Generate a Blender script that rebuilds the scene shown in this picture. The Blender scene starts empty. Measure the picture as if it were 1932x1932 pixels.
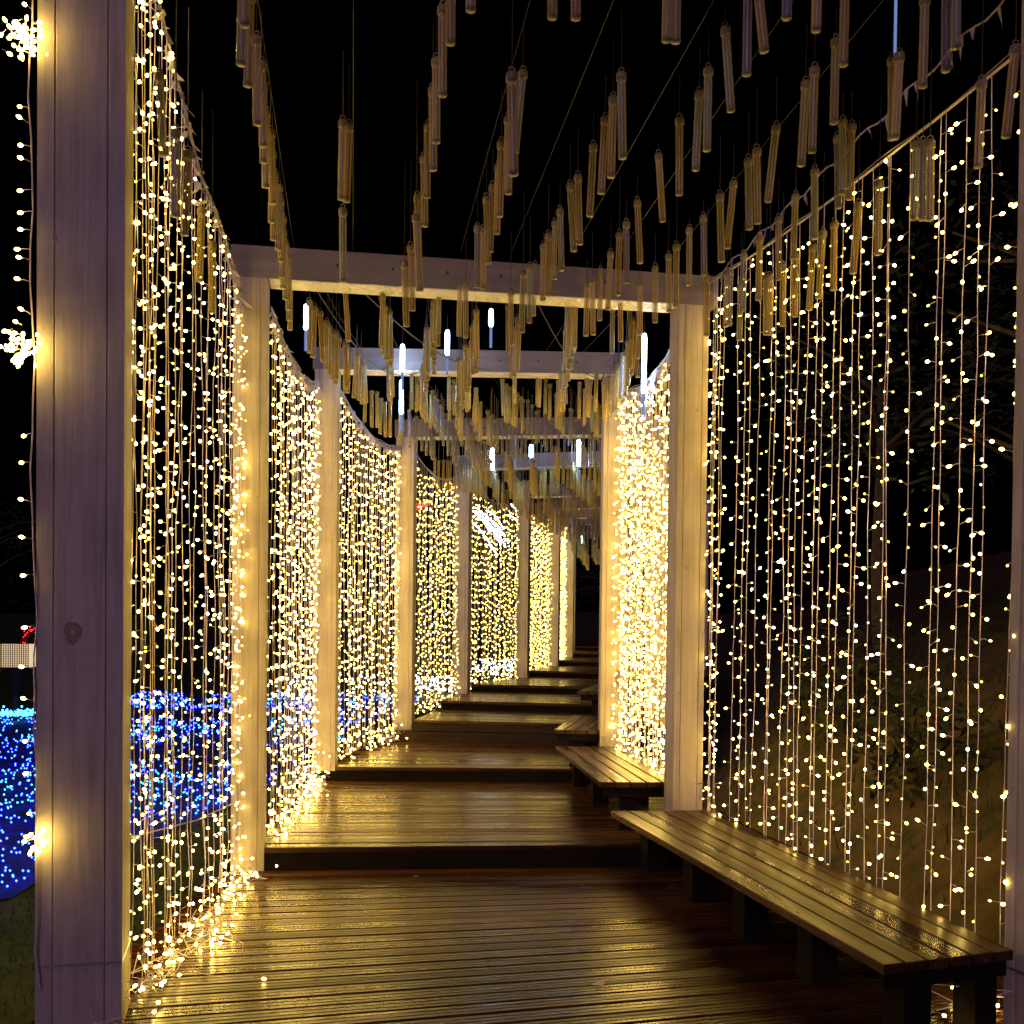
import bpy, math, random
from mathutils import Vector, Matrix
import numpy as np
rad = math.radians
scene = bpy.context.scene
C = scene.collection

# ---------------------------------------------------------------- camera
EYE = 1.5
cam_d = bpy.data.cameras.new("camera")
cam = bpy.data.objects.new("camera", cam_d)
C.objects.link(cam)
cam_d.sensor_width = 36.0
cam_d.sensor_fit = 'HORIZONTAL'
cam_d.lens = 36.0 * 2050.0 / 1932.0
cam_d.shift_y = 259.0 / 1932.0
cam_d.clip_start = 0.05
cam_d.clip_end = 600.0
_p, _r = rad(1.0), rad(0.6)
_f = Vector((0, math.cos(_p), -math.sin(_p)))
_u = Vector((0, math.sin(_p), math.cos(_p)))
_x = Vector((1, 0, 0))
_R = _x * math.cos(_r) + _u * math.sin(_r)
_U = _u * math.cos(_r) - _x * math.sin(_r)
_M = Matrix((_R, _U, -_f)).transposed().to_4x4()
_M.translation = Vector((0, 0, EYE))
cam.matrix_world = _M
scene.camera = cam

# ---------------------------------------------------------------- world, lilac fill, exposure
world = bpy.data.worlds.new("World")
scene.world = world
world.use_nodes = True
wn = world.node_tree
wn.nodes.clear()
w_out = wn.nodes.new("ShaderNodeOutputWorld")
w_bg = wn.nodes.new("ShaderNodeBackground")
w_sky = wn.nodes.new("ShaderNodeTexSky")
w_sky.sky_type = 'NISHITA'
w_sky.sun_disc = False
w_sky.sun_elevation = rad(-6.0)
w_sky.sun_rotation = rad(200.0)
w_bg.inputs["Strength"].default_value = 0.12
wn.links.new(w_sky.outputs[0], w_bg.inputs["Color"])
wn.links.new(w_bg.outputs[0], w_out.inputs["Surface"])

# added soft lilac fill, standing in for unseen lights behind the camera
sun_d = bpy.data.lights.new("lilac_fill", 'SUN')
sun_d.energy = 0.50
sun_d.angle = rad(25.0)
sun_d.color = (0.74, 0.48, 1.0)
sun = bpy.data.objects.new("lilac_fill", sun_d)
C.objects.link(sun)
sun.rotation_euler = Vector((0.22, 1.0, -0.42)).to_track_quat('-Z', 'Y').to_euler()

scene.view_settings.view_transform = 'Standard'
scene.view_settings.look = 'None'
scene.view_settings.exposure = 0.0
scene.view_settings.gamma = 1.0
scene.view_settings.use_curve_mapping = False
cy = scene.cycles
cy.use_denoising = True
cy.max_bounces = 8
cy.diffuse_bounces = 2
cy.glossy_bounces = 3
cy.transmission_bounces = 4
cy.transparent_max_bounces = 32
cy.sample_clamp_indirect = 4.0
cy.caustics_reflective = False
cy.caustics_refractive = False

rnd = random.Random(11)

# ---------------------------------------------------------------- materials
def new_mat(name):
    m = bpy.data.materials.new(name)
    m.use_nodes = True
    nt = m.node_tree
    nt.nodes.clear()
    out = nt.nodes.new("ShaderNodeOutputMaterial")
    return m, nt, out

def N(nt, t, **kw):
    n = nt.nodes.new(t)
    for k, v in kw.items():
        if k in n.inputs:
            n.inputs[k].default_value = v
        else:
            setattr(n, k, v)
    return n

def principled(name, color, rough=0.5, metallic=0.0, spec=0.5):
    m, nt, out = new_mat(name)
    b = N(nt, "ShaderNodeBsdfPrincipled")
    b.inputs["Base Color"].default_value = (*color, 1)
    b.inputs["Roughness"].default_value = rough
    b.inputs["Metallic"].default_value = metallic
    b.inputs["Specular IOR Level"].default_value = spec
    nt.links.new(b.outputs[0], out.inputs[0])
    return m, nt, b

def emission(name, color, strength):
    m, nt, out = new_mat(name)
    e = N(nt, "ShaderNodeEmission")
    e.inputs[0].default_value = (*color, 1)
    e.inputs[1].default_value = strength
    nt.links.new(e.outputs[0], out.inputs[0])
    return m

def wood(name, c1, c2, rough, scale, grain_axis, bump=0.15, knots=0.0, spec=0.5, vary=0.0, rough2=None, streak=3.0, detail=8, tint=None, stain=0.55):
    """Sawn timber: grain noise stretched along one local axis, optional knots, piece-to-piece variation."""
    m, nt, b = principled(name, c1, rough, spec=spec)
    L = nt.links
    if tint: b.inputs["Specular Tint"].default_value = (*tint, 1)
    tc = N(nt, "ShaderNodeTexCoord")
    oi = N(nt, "ShaderNodeObjectInfo")
    mp = N(nt, "ShaderNodeMapping")
    sc = [scale] * 3
    sc[grain_axis] = scale * 0.045
    mp.inputs["Scale"].default_value = sc
    add = N(nt, "ShaderNodeVectorMath", operation='ADD')
    mul = N(nt, "ShaderNodeVectorMath", operation='SCALE')
    comb = N(nt, "ShaderNodeCombineXYZ")
    for i in range(3):
        L.new(oi.outputs["Random"], comb.inputs[i])
    L.new(comb.outputs[0], mul.inputs[0])
    mul.inputs["Scale"].default_value = 37.0
    L.new(tc.outputs["Object"], add.inputs[0])
    L.new(mul.outputs[0], add.inputs[1])
    L.new(add.outputs[0], mp.inputs[0])
    n1 = N(nt, "ShaderNodeTexNoise")
    n1.inputs["Scale"].default_value = streak
    n1.inputs["Detail"].default_value = detail
    n1.inputs["Roughness"].default_value = 0.65
    n1.inputs["Distortion"].default_value = 0.6
    L.new(mp.outputs[0], n1.inputs["Vector"])
    n2 = N(nt, "ShaderNodeTexNoise")
    n2.inputs["Scale"].default_value = 2.3
    n2.inputs["Detail"].default_value = 9
    n2.inputs["Roughness"].default_value = 0.68
    L.new(add.outputs[0], n2.inputs["Vector"])
    ramp = N(nt, "ShaderNodeValToRGB")
    ramp.color_ramp.elements[0].position = 0.33
    ramp.color_ramp.elements[0].color = (*c2, 1)
    ramp.color_ramp.elements[1].position = 0.68
    ramp.color_ramp.elements[1].color = (*c1, 1)
    L.new(n1.outputs[0], ramp.inputs[0])
    mix = N(nt, "ShaderNodeMix", data_type='RGBA', blend_type='MULTIPLY')
    mix.inputs[0].default_value = 0.75
    r2 = N(nt, "ShaderNodeValToRGB")
    r2.color_ramp.elements[0].position = 0.3
    r2.color_ramp.elements[0].color = (stain, stain*0.95, stain*0.92, 1)
    r2.color_ramp.elements[1].position = 0.65
    r2.color_ramp.elements[1].color = (1, 1, 1, 1)
    L.new(n2.outputs[0], r2.inputs[0])
    L.new(ramp.outputs[0], mix.inputs[6])
    L.new(r2.outputs[0], mix.inputs[7])
    col = mix.outputs[2]
    if knots:
        kmp = N(nt, "ShaderNodeMapping")
        ks = [2.6] * 3
        ks[grain_axis] = 0.9
        kmp.inputs["Scale"].default_value = ks
        L.new(add.outputs[0], kmp.inputs[0])
        vo = N(nt, "ShaderNodeTexVoronoi")
        vo.inputs["Scale"].default_value = 1.0
        L.new(kmp.outputs[0], vo.inputs["Vector"])
        kr = N(nt, "ShaderNodeValToRGB")
        e = kr.color_ramp.elements
        e[0].position = 0.0; e[0].color = (0.30, 0.24, 0.20, 1)
        e[1].position = 0.15; e[1].color = (1, 1, 1, 1)
        x = e.new(0.045); x.color = (0.45, 0.38, 0.32, 1)
        x = e.new(0.075); x.color = (0.25, 0.2, 0.17, 1)
        x = e.new(0.10); x.color = (0.8, 0.75, 0.7, 1)
        L.new(vo.outputs["Distance"], kr.inputs[0])
        km = N(nt, "ShaderNodeMix", data_type='RGBA', blend_type='MULTIPLY')
        km.inputs[0].default_value = knots
        L.new(col, km.inputs[6]); L.new(kr.outputs[0], km.inputs[7])
        col = km.outputs[2]
    if vary:
        hv = N(nt, "ShaderNodeHueSaturation")
        mr = N(nt, "ShaderNodeMapRange")
        mr.inputs["To Min"].default_value = 1.0 - vary
        mr.inputs["To Max"].default_value = 1.0 + vary
        L.new(oi.outputs["Random"], mr.inputs[0])
        L.new(mr.outputs[0], hv.inputs["Value"])
        L.new(col, hv.inputs["Color"])
        col = hv.outputs[0]
    L.new(col, b.inputs["Base Color"])
    if rough2 is not None:
        rr = N(nt, "ShaderNodeMapRange")
        rr.inputs["From Min"].default_value = 0.35
        rr.inputs["From Max"].default_value = 0.65
        rr.inputs["To Min"].default_value = rough
        rr.inputs["To Max"].default_value = rough2
        n3 = N(nt, "ShaderNodeTexNoise")
        n3.inputs["Scale"].default_value = 1.1
        n3.inputs["Detail"].default_value = 3
        L.new(mp.outputs[0], n3.inputs["Vector"])
        L.new(n3.outputs[0], rr.inputs[0])
        L.new(rr.outputs[0], b.inputs["Roughness"])
    bp = N(nt, "ShaderNodeBump")
    bp.inputs["Strength"].default_value = bump
    bp.inputs["Distance"].default_value = 0.004
    L.new(n1.outputs[0], bp.inputs["Height"])
    L.new(bp.outputs[0], b.inputs["Normal"])
    return m

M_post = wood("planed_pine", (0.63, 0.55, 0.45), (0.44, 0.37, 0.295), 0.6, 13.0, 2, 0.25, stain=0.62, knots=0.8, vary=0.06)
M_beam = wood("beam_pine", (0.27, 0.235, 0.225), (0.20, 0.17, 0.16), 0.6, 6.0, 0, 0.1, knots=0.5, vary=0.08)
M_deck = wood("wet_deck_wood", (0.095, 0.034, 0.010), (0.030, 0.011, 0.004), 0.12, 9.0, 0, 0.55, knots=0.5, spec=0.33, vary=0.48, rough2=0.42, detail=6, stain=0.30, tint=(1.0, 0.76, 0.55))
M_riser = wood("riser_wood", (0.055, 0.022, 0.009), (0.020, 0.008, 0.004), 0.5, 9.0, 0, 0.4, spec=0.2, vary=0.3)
M_bench = wood("wet_bench_wood", (0.135, 0.062, 0.025), (0.030, 0.013, 0.006), 0.20, 8.0, 1, 0.35, knots=0.85, spec=0.30, vary=0.35, rough2=0.50, detail=6, stain=0.30, tint=(1.0, 0.80, 0.62))
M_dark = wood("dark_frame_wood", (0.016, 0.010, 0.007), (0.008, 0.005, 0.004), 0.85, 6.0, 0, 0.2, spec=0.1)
WARM = (1.0, 0.70, 0.19)
def led_cap(name, core, rim, s_core, s_rim):
    """amber diffuser cap: white-hot where one looks through its middle, amber at the rim"""
    m, nt, out = new_mat(name)
    e1 = N(nt, "ShaderNodeEmission"); e1.inputs[0].default_value = (*core, 1); e1.inputs[1].default_value = s_core
    e2 = N(nt, "ShaderNodeEmission"); e2.inputs[0].default_value = (*rim, 1); e2.inputs[1].default_value = s_rim
    lw = N(nt, "ShaderNodeLayerWeight"); lw.inputs[0].default_value = 0.45
    rp = N(nt, "ShaderNodeMapRange"); rp.inputs["From Min"].default_value = 0.25; rp.inputs["From Max"].default_value = 0.75
    mx = N(nt, "ShaderNodeMixShader")
    nt.links.new(lw.outputs["Facing"], rp.inputs[0]); nt.links.new(rp.outputs[0], mx.inputs[0])
    nt.links.new(e1.outputs[0], mx.inputs[1]); nt.links.new(e2.outputs[0], mx.inputs[2])
    nt.links.new(mx.outputs[0], out.inputs[0])
    return m
M_bulb = led_cap("warm_led", (1.0, 0.67, 0.135), (1.0, 0.58, 0.05), 54.0, 7.0)
M_bulb_far = led_cap("warm_led_far", (1.0, 0.71, 0.15), (1.0, 0.62, 0.07), 14.0, 3.5)
M_bulb_dim = led_cap("warm_led_side_on", (1.0, 0.72, 0.16), (1.0, 0.60, 0.08), 9.0, 2.0)
M_wire, _, _ = principled("clear_pink_wire", (0.62, 0.52, 0.62), 0.4)
M_cord, _, _ = principled("dark_cord", (0.03, 0.03, 0.035), 0.5)
M_cable, _, _ = principled("pale_cable", (0.50, 0.44, 0.42), 0.35)
M_net, _, _ = principled("white_ribbon_netting", (0.40, 0.36, 0.52), 0.6)
M_cap, _, _ = principled("tube_cap", (0.26, 0.21, 0.10), 0.4)
M_led, _, _ = principled("led_strip", (0.36, 0.30, 0.14), 0.3)
M_strap, _, _ = principled("steel_strap", (0.6, 0.58, 0.55), 0.3, metallic=0.8)
M_blue = emission("blue_led", (0.010, 0.035, 1.0), 40.0)
M_cyan = emission("cyan_led", (0.04, 0.42, 1.0), 9.0)
M_white = emission("cold_white_led", (0.72, 0.80, 1.0), 16.0)
M_red = emission("red_led", (1.0, 0.03, 0.02), 6.0)
M_meteor = emission("meteor_led", (0.42, 0.62, 1.0), 60.0)
M_meteor_dim = emission("meteor_led_tail", (0.30, 0.42, 0.9), 0.55)

def tube_plastic(name, tint, alpha, rough):
    m, nt, out = new_mat(name)
    b = N(nt, "ShaderNodeBsdfPrincipled")
    b.inputs["Base Color"].default_value = (*tint, 1)
    b.inputs["Roughness"].default_value = rough
    oi = N(nt, "ShaderNodeObjectInfo")
    cr = N(nt, "ShaderNodeValToRGB")
    e = cr.color_ramp.elements
    cr.color_ramp.interpolation = 'CONSTANT'
    e[0].position = 0.0; e[0].color = (*tint, 1)
    e[1].position = 0.35; e[1].color = (tint[0]*1.05, tint[1]*0.95, tint[2]*0.8, 1)
    x = e.new(0.6); x.color = (tint[0]*0.85, tint[1]*1.05, tint[2]*1.6, 1)
    x = e.new(0.78); x.color = (tint[0]*1.3, tint[1]*1.3, tint[2]*1.3, 1)
    x = e.new(0.9); x.color = (tint[0]*0.6, tint[1]*0.7, tint[2]*1.9, 1)
    nt.links.new(oi.outputs["Random"], cr.inputs[0]); nt.links.new(cr.outputs[0], b.inputs["Base Color"])
    tr = N(nt, "ShaderNodeBsdfTransparent")
    tr.inputs[0].default_value = (0.96, 0.95, 0.88, 1)
    lw = N(nt, "ShaderNodeLayerWeight")
    lw.inputs[0].default_value = 0.35
    mr = N(nt, "ShaderNodeMapRange")
    mr.inputs["To Min"].default_value = alpha
    mr.inputs["To Max"].default_value = min(1.0, alpha + 0.55)
    mx = N(nt, "ShaderNodeMixShader")
    nt.links.new(lw.outputs["Facing"], mr.inputs[0])
    nt.links.new(mr.outputs[0], mx.inputs[0])
    nt.links.new(tr.outputs[0], mx.inputs[1])
    nt.links.new(b.outputs[0], mx.inputs[2])
    nt.links.new(mx.outputs[0], out.inputs[0])
    return m
M_tube = tube_plastic("smoked_acrylic", (0.66, 0.52, 0.20), 0.34, 0.08)

def foil():
    m, nt, b = principled("crinkled_foil", (0.88, 0.86, 0.90), 0.5, metallic=0.25)
    tc = N(nt, "ShaderNodeTexCoord")
    vo = N(nt, "ShaderNodeTexVoronoi")
    vo.inputs["Scale"].default_value = 28
    bp = N(nt, "ShaderNodeBump")
    bp.inputs["Strength"].default_value = 0.9
    bp.inputs["Distance"].default_value = 0.02
    nt.links.new(tc.outputs["Object"], vo.inputs["Vector"])
    nt.links.new(vo.outputs["Distance"], bp.inputs["Height"])
    nt.links.new(bp.outputs[0], b.inputs["Normal"])
    return m
M_foil = foil()

def ground_mat(name, c1, c2, scale, rough=0.9):
    m, nt, b = principled(name, c1, rough, spec=0.2)
    tc = N(nt, "ShaderNodeTexCoord")
    n = N(nt, "ShaderNodeTexNoise")
    n.inputs["Scale"].default_value = scale
    n.inputs["Detail"].default_value = 10
    n.inputs["Roughness"].default_value = 0.7
    r = N(nt, "ShaderNodeValToRGB")
    r.color_ramp.elements[0].position = 0.35
    r.color_ramp.elements[0].color = (*c2, 1)
    r.color_ramp.elements[1].position = 0.66
    r.color_ramp.elements[1].color = (*c1, 1)
    bp = N(nt, "ShaderNodeBump")
    bp.inputs["Strength"].default_value = 0.8
    bp.inputs["Distance"].default_value = 0.05
    nt.links.new(tc.outputs["Object"], n.inputs["Vector"])
    nt.links.new(n.outputs[0], r.inputs[0])
    nt.links.new(r.outputs[0], b.inputs["Base Color"])
    nt.links.new(n.outputs[0], bp.inputs["Height"])
    nt.links.new(bp.outputs[0], b.inputs["Normal"])
    return m
M_lawn = ground_mat("night_lawn", (0.055, 0.075, 0.022), (0.020, 0.030, 0.010), 3.0)
M_bank = ground_mat("earth_bank", (0.13, 0.080, 0.030), (0.035, 0.032, 0.012), 2.6)
M_blue_glow = ground_mat("lawn_blue_glow", (0.022, 0.032, 0.24), (0.005, 0.009, 0.035), 3.2)  # blue glow on the ground, put into the sheet's colour
M_leaf = ground_mat("dark_leaves", (0.050, 0.058, 0.018), (0.028, 0.036, 0.012), 9.0)
M_bark = ground_mat("bark", (0.12, 0.08, 0.05), (0.05, 0.035, 0.02), 12.0)

# ---------------------------------------------------------------- mesh helpers
class MB:
    def __init__(self):
        self.v = []; self.f = []; self.m = []
    def add(self, vs, fs, mi=0):
        b = len(self.v)
        self.v.extend([tuple(p) for p in vs])
        for f in fs:
            self.f.append([i + b for i in f]); self.m.append(mi)
    def box(self, x0, y0, z0, x1, y1, z1, mi=0):
        self.add([(x0,y0,z0),(x1,y0,z0),(x1,y1,z0),(x0,y1,z0),(x0,y0,z1),(x1,y0,z1),(x1,y1,z1),(x0,y1,z1)],
                 [(0,3,2,1),(4,5,6,7),(0,1,5,4),(1,2,6,5),(2,3,7,6),(3,0,4,7)], mi)
    def prism(self, poly, z0, z1, mi=0):
        n = len(poly)
        self.add([(x, y, z0) for x, y in poly] + [(x, y, z1) for x, y in poly],
                 [tuple(range(n))[::-1], tuple(range(n, 2*n))] + [(i, (i+1) % n, n+(i+1) % n, n+i) for i in range(n)], mi)
    def tube(self, pts, r, n=4, mi=0, r2=None, cap=True):
        pts = [Vector(p) for p in pts]
        vs = []; fs = []
        k = len(pts)
        for i, p in enumerate(pts):
            d = (pts[min(i+1, k-1)] - pts[max(i-1, 0)])
            if d.length < 1e-9: d = Vector((0, 0, 1))
            d.normalize()
            a = d.orthogonal().normalized() if abs(d.z) < 0.9 else Vector((1, 0, 0)).cross(d).normalized()
            b = d.cross(a)
            rr = r if r2 is None else r + (r2 - r) * i / (k - 1)
            for j in range(n):
                t = 2*math.pi*j/n
                vs.append(p + a*math.cos(t)*rr + b*math.sin(t)*rr)
        for i in range(k-1):
            for j in range(n):
                fs.append((i*n+j, i*n+(j+1) % n, (i+1)*n+(j+1) % n, (i+1)*n+j))
        if cap:
            fs.append(tuple(range(n))[::-1]); fs.append(tuple((k-1)*n+j for j in range(n)))
        self.add(vs, fs, mi)
    def lathe(self, o, d, prof, n=6, mi=0):
        """prof: list of (distance along d, radius); closed with points where radius is 0"""
        o = Vector(o); d = Vector(d).normalized()
        a = d.orthogonal().normalized(); b = d.cross(a)
        rings = []; vs = []; fs = []
        for s, r in prof:
            if r <= 0:
                rings.append([len(vs)]); vs.append(o + d*s)
            else:
                q = []
                for j in range(n):
                    t = 2*math.pi*j/n
                    q.append(len(vs)); vs.append(o + d*s + a*math.cos(t)*r + b*math.sin(t)*r)
                rings.append(q)
        for A, B in zip(rings, rings[1:]):
            for j in range(n):
                if len(A) == 1 and len(B) == 1: continue
                if len(A) == 1: fs.append((A[0], B[(j+1) % n], B[j]))
                elif len(B) == 1: fs.append((A[j], A[(j+1) % n], B[0]))
                else: fs.append((A[j], A[(j+1) % n], B[(j+1) % n], B[j]))
        self.add(vs, fs, mi)
    def mesh(self, name, mats, smooth=False):
        me = bpy.data.meshes.new(name)
        me.from_pydata(self.v, [], self.f)
        for m in mats: me.materials.append(m)
        if len(mats) > 1: me.polygons.foreach_set("material_index", self.m)
        if smooth: me.polygons.foreach_set("use_smooth", [True]*len(me.polygons))
        me.update()
        return me

def link(name, me, parent=None, kind=None, loc=None):
    o = bpy.data.objects.new(name, me)
    C.objects.link(o)
    if loc is not None: o.location = loc
    if parent is not None: o.parent = parent
    if kind: o["kind"] = kind
    return o
def build(mb, name, mats, parent=None, kind=None, smooth=False, loc=None):
    if not isinstance(mats, (list, tuple)): mats = [mats]
    return link(name, mb.mesh(name, mats, smooth), parent, kind, loc)
def thing(name, label, cat, group=None, loc=(0, 0, 0), rz=0.0):
    o = bpy.data.objects.new(name, None)
    C.objects.link(o)
    o.empty_display_size = 0.1
    o.location = loc; o.rotation_euler = (0, 0, rz)
    o["label"] = label; o["category"] = cat
    if group: o["group"] = group
    return o
def tag(o, label, cat, group=None, kind=None):
    o["label"] = label; o["category"] = cat
    if group: o["group"] = group
    if kind: o["kind"] = kind
    return o
def lerp(a, b, t): return a + (b - a) * t
def lerp2(A, B, t): return (lerp(A[0], B[0], t), lerp(A[1], B[1], t))
def interp(pts, t):
    for (t0, v0), (t1, v1) in zip(pts, pts[1:]):
        if t <= t1: return v0 + (v1 - v0) * (t - t0) / (t1 - t0)
    return pts[-1][1]

# ---------------------------------------------------------------- plan of the walk
# left / right inner front corner of every pair of posts, yaw of the pair, deck level there, underside of crossbeam
JOINTS = [
    # (left x,y)      (right x,y)    zL     zR    beam
    ((-1.435, 4.01), (1.945, 3.83), 0.0,   0.0,  3.95),
    ((-1.515, 6.67), (1.065, 7.10), 0.0,   0.0,  3.636),
    ((-1.570, 9.67), (0.800, 9.75), 0.142, 0.142, 3.80),
    ((-1.110, 12.08), (1.45, 11.75), 0.38, 0.265, 3.635),
    ((-0.620, 15.15), (1.95, 14.5), 0.61,  0.61, 3.74),
    ((0.252, 17.9), (2.75, 17.15), 0.72,  0.72, 3.70),
    ((0.865, 20.5), (3.32, 19.7), 0.83,  0.83, 3.80),
    ((1.265, 22.7), (3.75, 22.0), 0.94,  0.94, 3.86),
    ((1.430, 24.9), (3.95, 24.3), 1.05,  1.05, 3.95),
]
YAW = [rad(14), rad(9), rad(1), rad(-6), rad(-11), rad(-13), rad(-13), rad(-11), rad(-10)]

# deck edges (left point, right point, level of the landing that ends there)
EDGES = [
    ((-1.84, 2.70), (2.70, 4.15)),
    ((-1.74, 6.665), (1.75, 7.00)),
    ((-1.84, 9.665), (1.45, 9.72)),
    ((-1.78, 11.98), (1.75, 11.55)),
    ((-0.93, 13.62), (2.15, 13.0)),
    ((-0.62, 15.66), (2.65, 14.95)),
    ((0.25, 18.2), (3.25, 17.35)),
    ((0.86, 20.8), (3.75, 19.95)),
    ((1.26, 23.0), (4.15, 22.2)),
    ((1.43, 25.2), (4.4, 24.6)),
    ((1.7, 31.0), (4.7, 30.4)),
]
LEVELS = [0.0, 0.142, 0.265, 0.50, 0.61, 0.72, 0.83, 0.94, 1.05, 1.15]

# ---------------------------------------------------------------- ground
def hill(x, y):
    # lawn falls gently away on the left, earth bank climbs on the right
    z = -0.30 + (0.035*max(0.0, y-12) if x > -1 else 0.03*max(0.0, y-24))
    xr = 2.15 - 0.12*(y-4) if y < 10 else 1.9 + 0.26*(y-12)
    xr = max(xr, 1.6) + 0.25
    if x > xr:
        d = x - xr
        z += min(0.85*d, 0.9) + min(0.38*max(0, d-1.0), 3.0) + 0.10*math.sin(x*2.1+y*1.3) * min(1, d) + 0.06*math.sin(x*5.3-y*3.1) * min(1, d)
    if x < -6 and y > 6:
        z += 0.06*math.sin(x*1.1)*math.sin(y*0.8)
    return z
def grid_mesh(name, x0, x1, y0, y1, nx, ny, mat, zoff=0.0, px=1.0):
    vs = []; fs = []
    for j in range(ny+1):
        y = y0 + (y1-y0)*(j/ny)**px
        for i in range(nx+1):
            x = x0 + (x1-x0)*i/nx
            vs.append((x, y, hill(x, y) + zoff))
    for j in range(ny):
        for i in range(nx):
            a = j*(nx+1)+i
            fs.append((a, a+1, a+nx+2, a+nx+1))
    me = bpy.data.meshes.new(name)
    me.from_pydata(vs, [], fs)
    me.materials.append(mat)
    me.polygons.foreach_set("use_smooth", [True]*len(fs))
    return me
lawn = link("lawn", grid_mesh("lawn", -60, 1.6, -12, 130, 60, 110, M_lawn), kind="structure")
bank = link("earth_bank", grid_mesh("earth_bank", 1.6, 60, -12, 130, 110, 110, M_bank), kind="structure")

# ---------------------------------------------------------------- deck: planks, risers, added dark slab under the gaps
deck = bpy.data.objects.new("deck", None); C.objects.link(deck); deck["kind"] = "structure"
def deck_profile(w):
    g = 0.0045; c = 0.006
    return [(0.0, -0.032), (0.0, -c), (c, 0.0), (w*.33-g, 0.0), (w*.33, -0.007), (w*.33+g, 0.0), (w*.67-g, 0.0), (w*.67, -0.007), (w*.67+g, 0.0), (w-c, 0.0), (w, -c), (w, -0.032)]
def plank_between(L0, R0, L1, R1, z, gap, mat, name, parent):
    """one board whose long axis runs from the left edge to the right edge; ends may be of different width"""
    mid = ((L0[0]+R0[0])/2, (L0[1]+R0[1])/2)
    ang = math.atan2(R0[1]-L0[1], R0[0]-L0[0])
    ca, sa = math.cos(-ang), math.sin(-ang)
    def loc(p):
        dx, dy = p[0]-mid[0], p[1]-mid[1]
        return (dx*ca - dy*sa, dx*sa + dy*ca)
    l0, r0, l1, r1 = loc(L0), loc(R0), loc(L1), loc(R1)
    vs = []
    zl, zr = rnd.uniform(-.0018, .0018), rnd.uniform(-.0018, .0018)
    ends = [(l0, l1, zl), (r0, r1, zr)]
    for a, b, dz in ends:
        W = math.hypot(b[0]-a[0], b[1]-a[1])
        w = W - gap
        dx, dy = (b[0]-a[0])/W, (b[1]-a[1])/W
        for s, h in deck_profile(w):
            vs.append((a[0]+dx*(s+gap/2), a[1]+dy*(s+gap/2), h+dz))
    n = len(vs)//2
    fs = [(i, i+1, n+i+1, n+i) for i in range(n-1)] + [(n-1, 0, n, 2*n-1), tuple(range(n)), tuple(range(2*n-1, n-1, -1))]
    fs = [tuple(reversed(f)) for f in fs]
    me = bpy.data.meshes.new(name); me.from_pydata(vs, [], fs); me.materials.append(mat)
    o = link(name, me, parent)
    o.location = (mid[0], mid[1], z); o.rotation_euler = (0, 0, ang)
    return o
def left_clip(i, P):      # deck 3 starts right of the third post
    return P
for i in range(10):
    (La, Ra), (Lb, Rb) = EDGES[i], EDGES[i+1]
    if i >= 3:
        La = (max(La[0], -1.09), La[1]) if i == 3 else La
        Lb = Lb
    z = LEVELS[i]
    ln = (math.dist(La, Lb) + math.dist(Ra, Rb))/2
    n = max(3, round(ln/(0.118 if i < 7 else 0.24)))
    for k in range(n):
        t0, t1 = k/n, (k+1)/n
        plank_between(lerp2(La, Lb, t0), lerp2(Ra, Rb, t0), lerp2(La, Lb, t1), lerp2(Ra, Rb, t1), z, 0.013, M_deck, "plank", deck)
    b = MB(); b.prism([La, Ra, Rb, Lb], z-0.16, z-0.036); build(b, "light_block_slab", M_dark, deck)  # added slab that stops light leaking up between the planks
    # riser in front of this landing
    if i > 0:
        h = z - LEVELS[i-1]
        nb = 2 if h > 0.2 else 1
        A, B = EDGES[i]
        if i == 3: A3 = A
        for q in range(nb):
            z0 = LEVELS[i-1] + h*q/nb + (0.004 if q else 0.0)
            z1 = LEVELS[i-1] + h*(q+1)/nb - (0.036 if q == nb-1 else 0.003)
            AA = A if not (i == 3 and q == 1) else (-1.09, A[1]-0.08)
            dx, dy = B[0]-AA[0], B[1]-AA[1]; Ln = math.hypot(dx, dy); nx, ny = dy/Ln*0.0, 0
            off = 0.004 + 0.02*(nb-1-q)
            y_ = lambda P, d: (P[0], P[1]+d)
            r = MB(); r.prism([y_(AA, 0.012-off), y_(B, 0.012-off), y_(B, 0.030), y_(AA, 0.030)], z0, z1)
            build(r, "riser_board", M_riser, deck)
# screw heads over the joists of the two nearest landings
sm = MB()
for i in range(2):
    (La, Ra), (Lb, Rb) = EDGES[i], EDGES[i+1]
    n = round((math.dist(La, Lb) + math.dist(Ra, Rb))/2/0.118)
    for k in range(n):
        for u_ in (0.06, 0.24, 0.42, 0.60, 0.78):
            for v_ in (0.25, 0.75):
                p0 = lerp2(lerp2(La, Lb, (k+v_)/n), lerp2(Ra, Rb, (k+v_)/n), u_ + rnd.gauss(0, 0.001))
                sm.lathe((p0[0], p0[1], LEVELS[i]+0.0022), (0, 0, -1), [(0, 0), (0, 0.0042), (0.006, 0.0042)], 6)
build(sm, "screw_heads", M_cord, deck, kind="stuff")
# ledge under the third left post
b = MB(); b.box(-1.80, 12.0, 0.20, -1.095, 12.55, 0.38); build(b, "ledge", M_deck, deck)
b = MB()
for (A, B), z in zip(zip(EDGES, EDGES[1:]), LEVELS):
    (x0, y0), (x1, y1) = A[0], B[0]
    b.prism([(x0-0.035, y0), (x0-0.004, y0), (x1-0.004, y1), (x1-0.035, y1)], z-0.30, z-0.045)
build(b, "edge_board", M_dark, deck)

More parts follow.
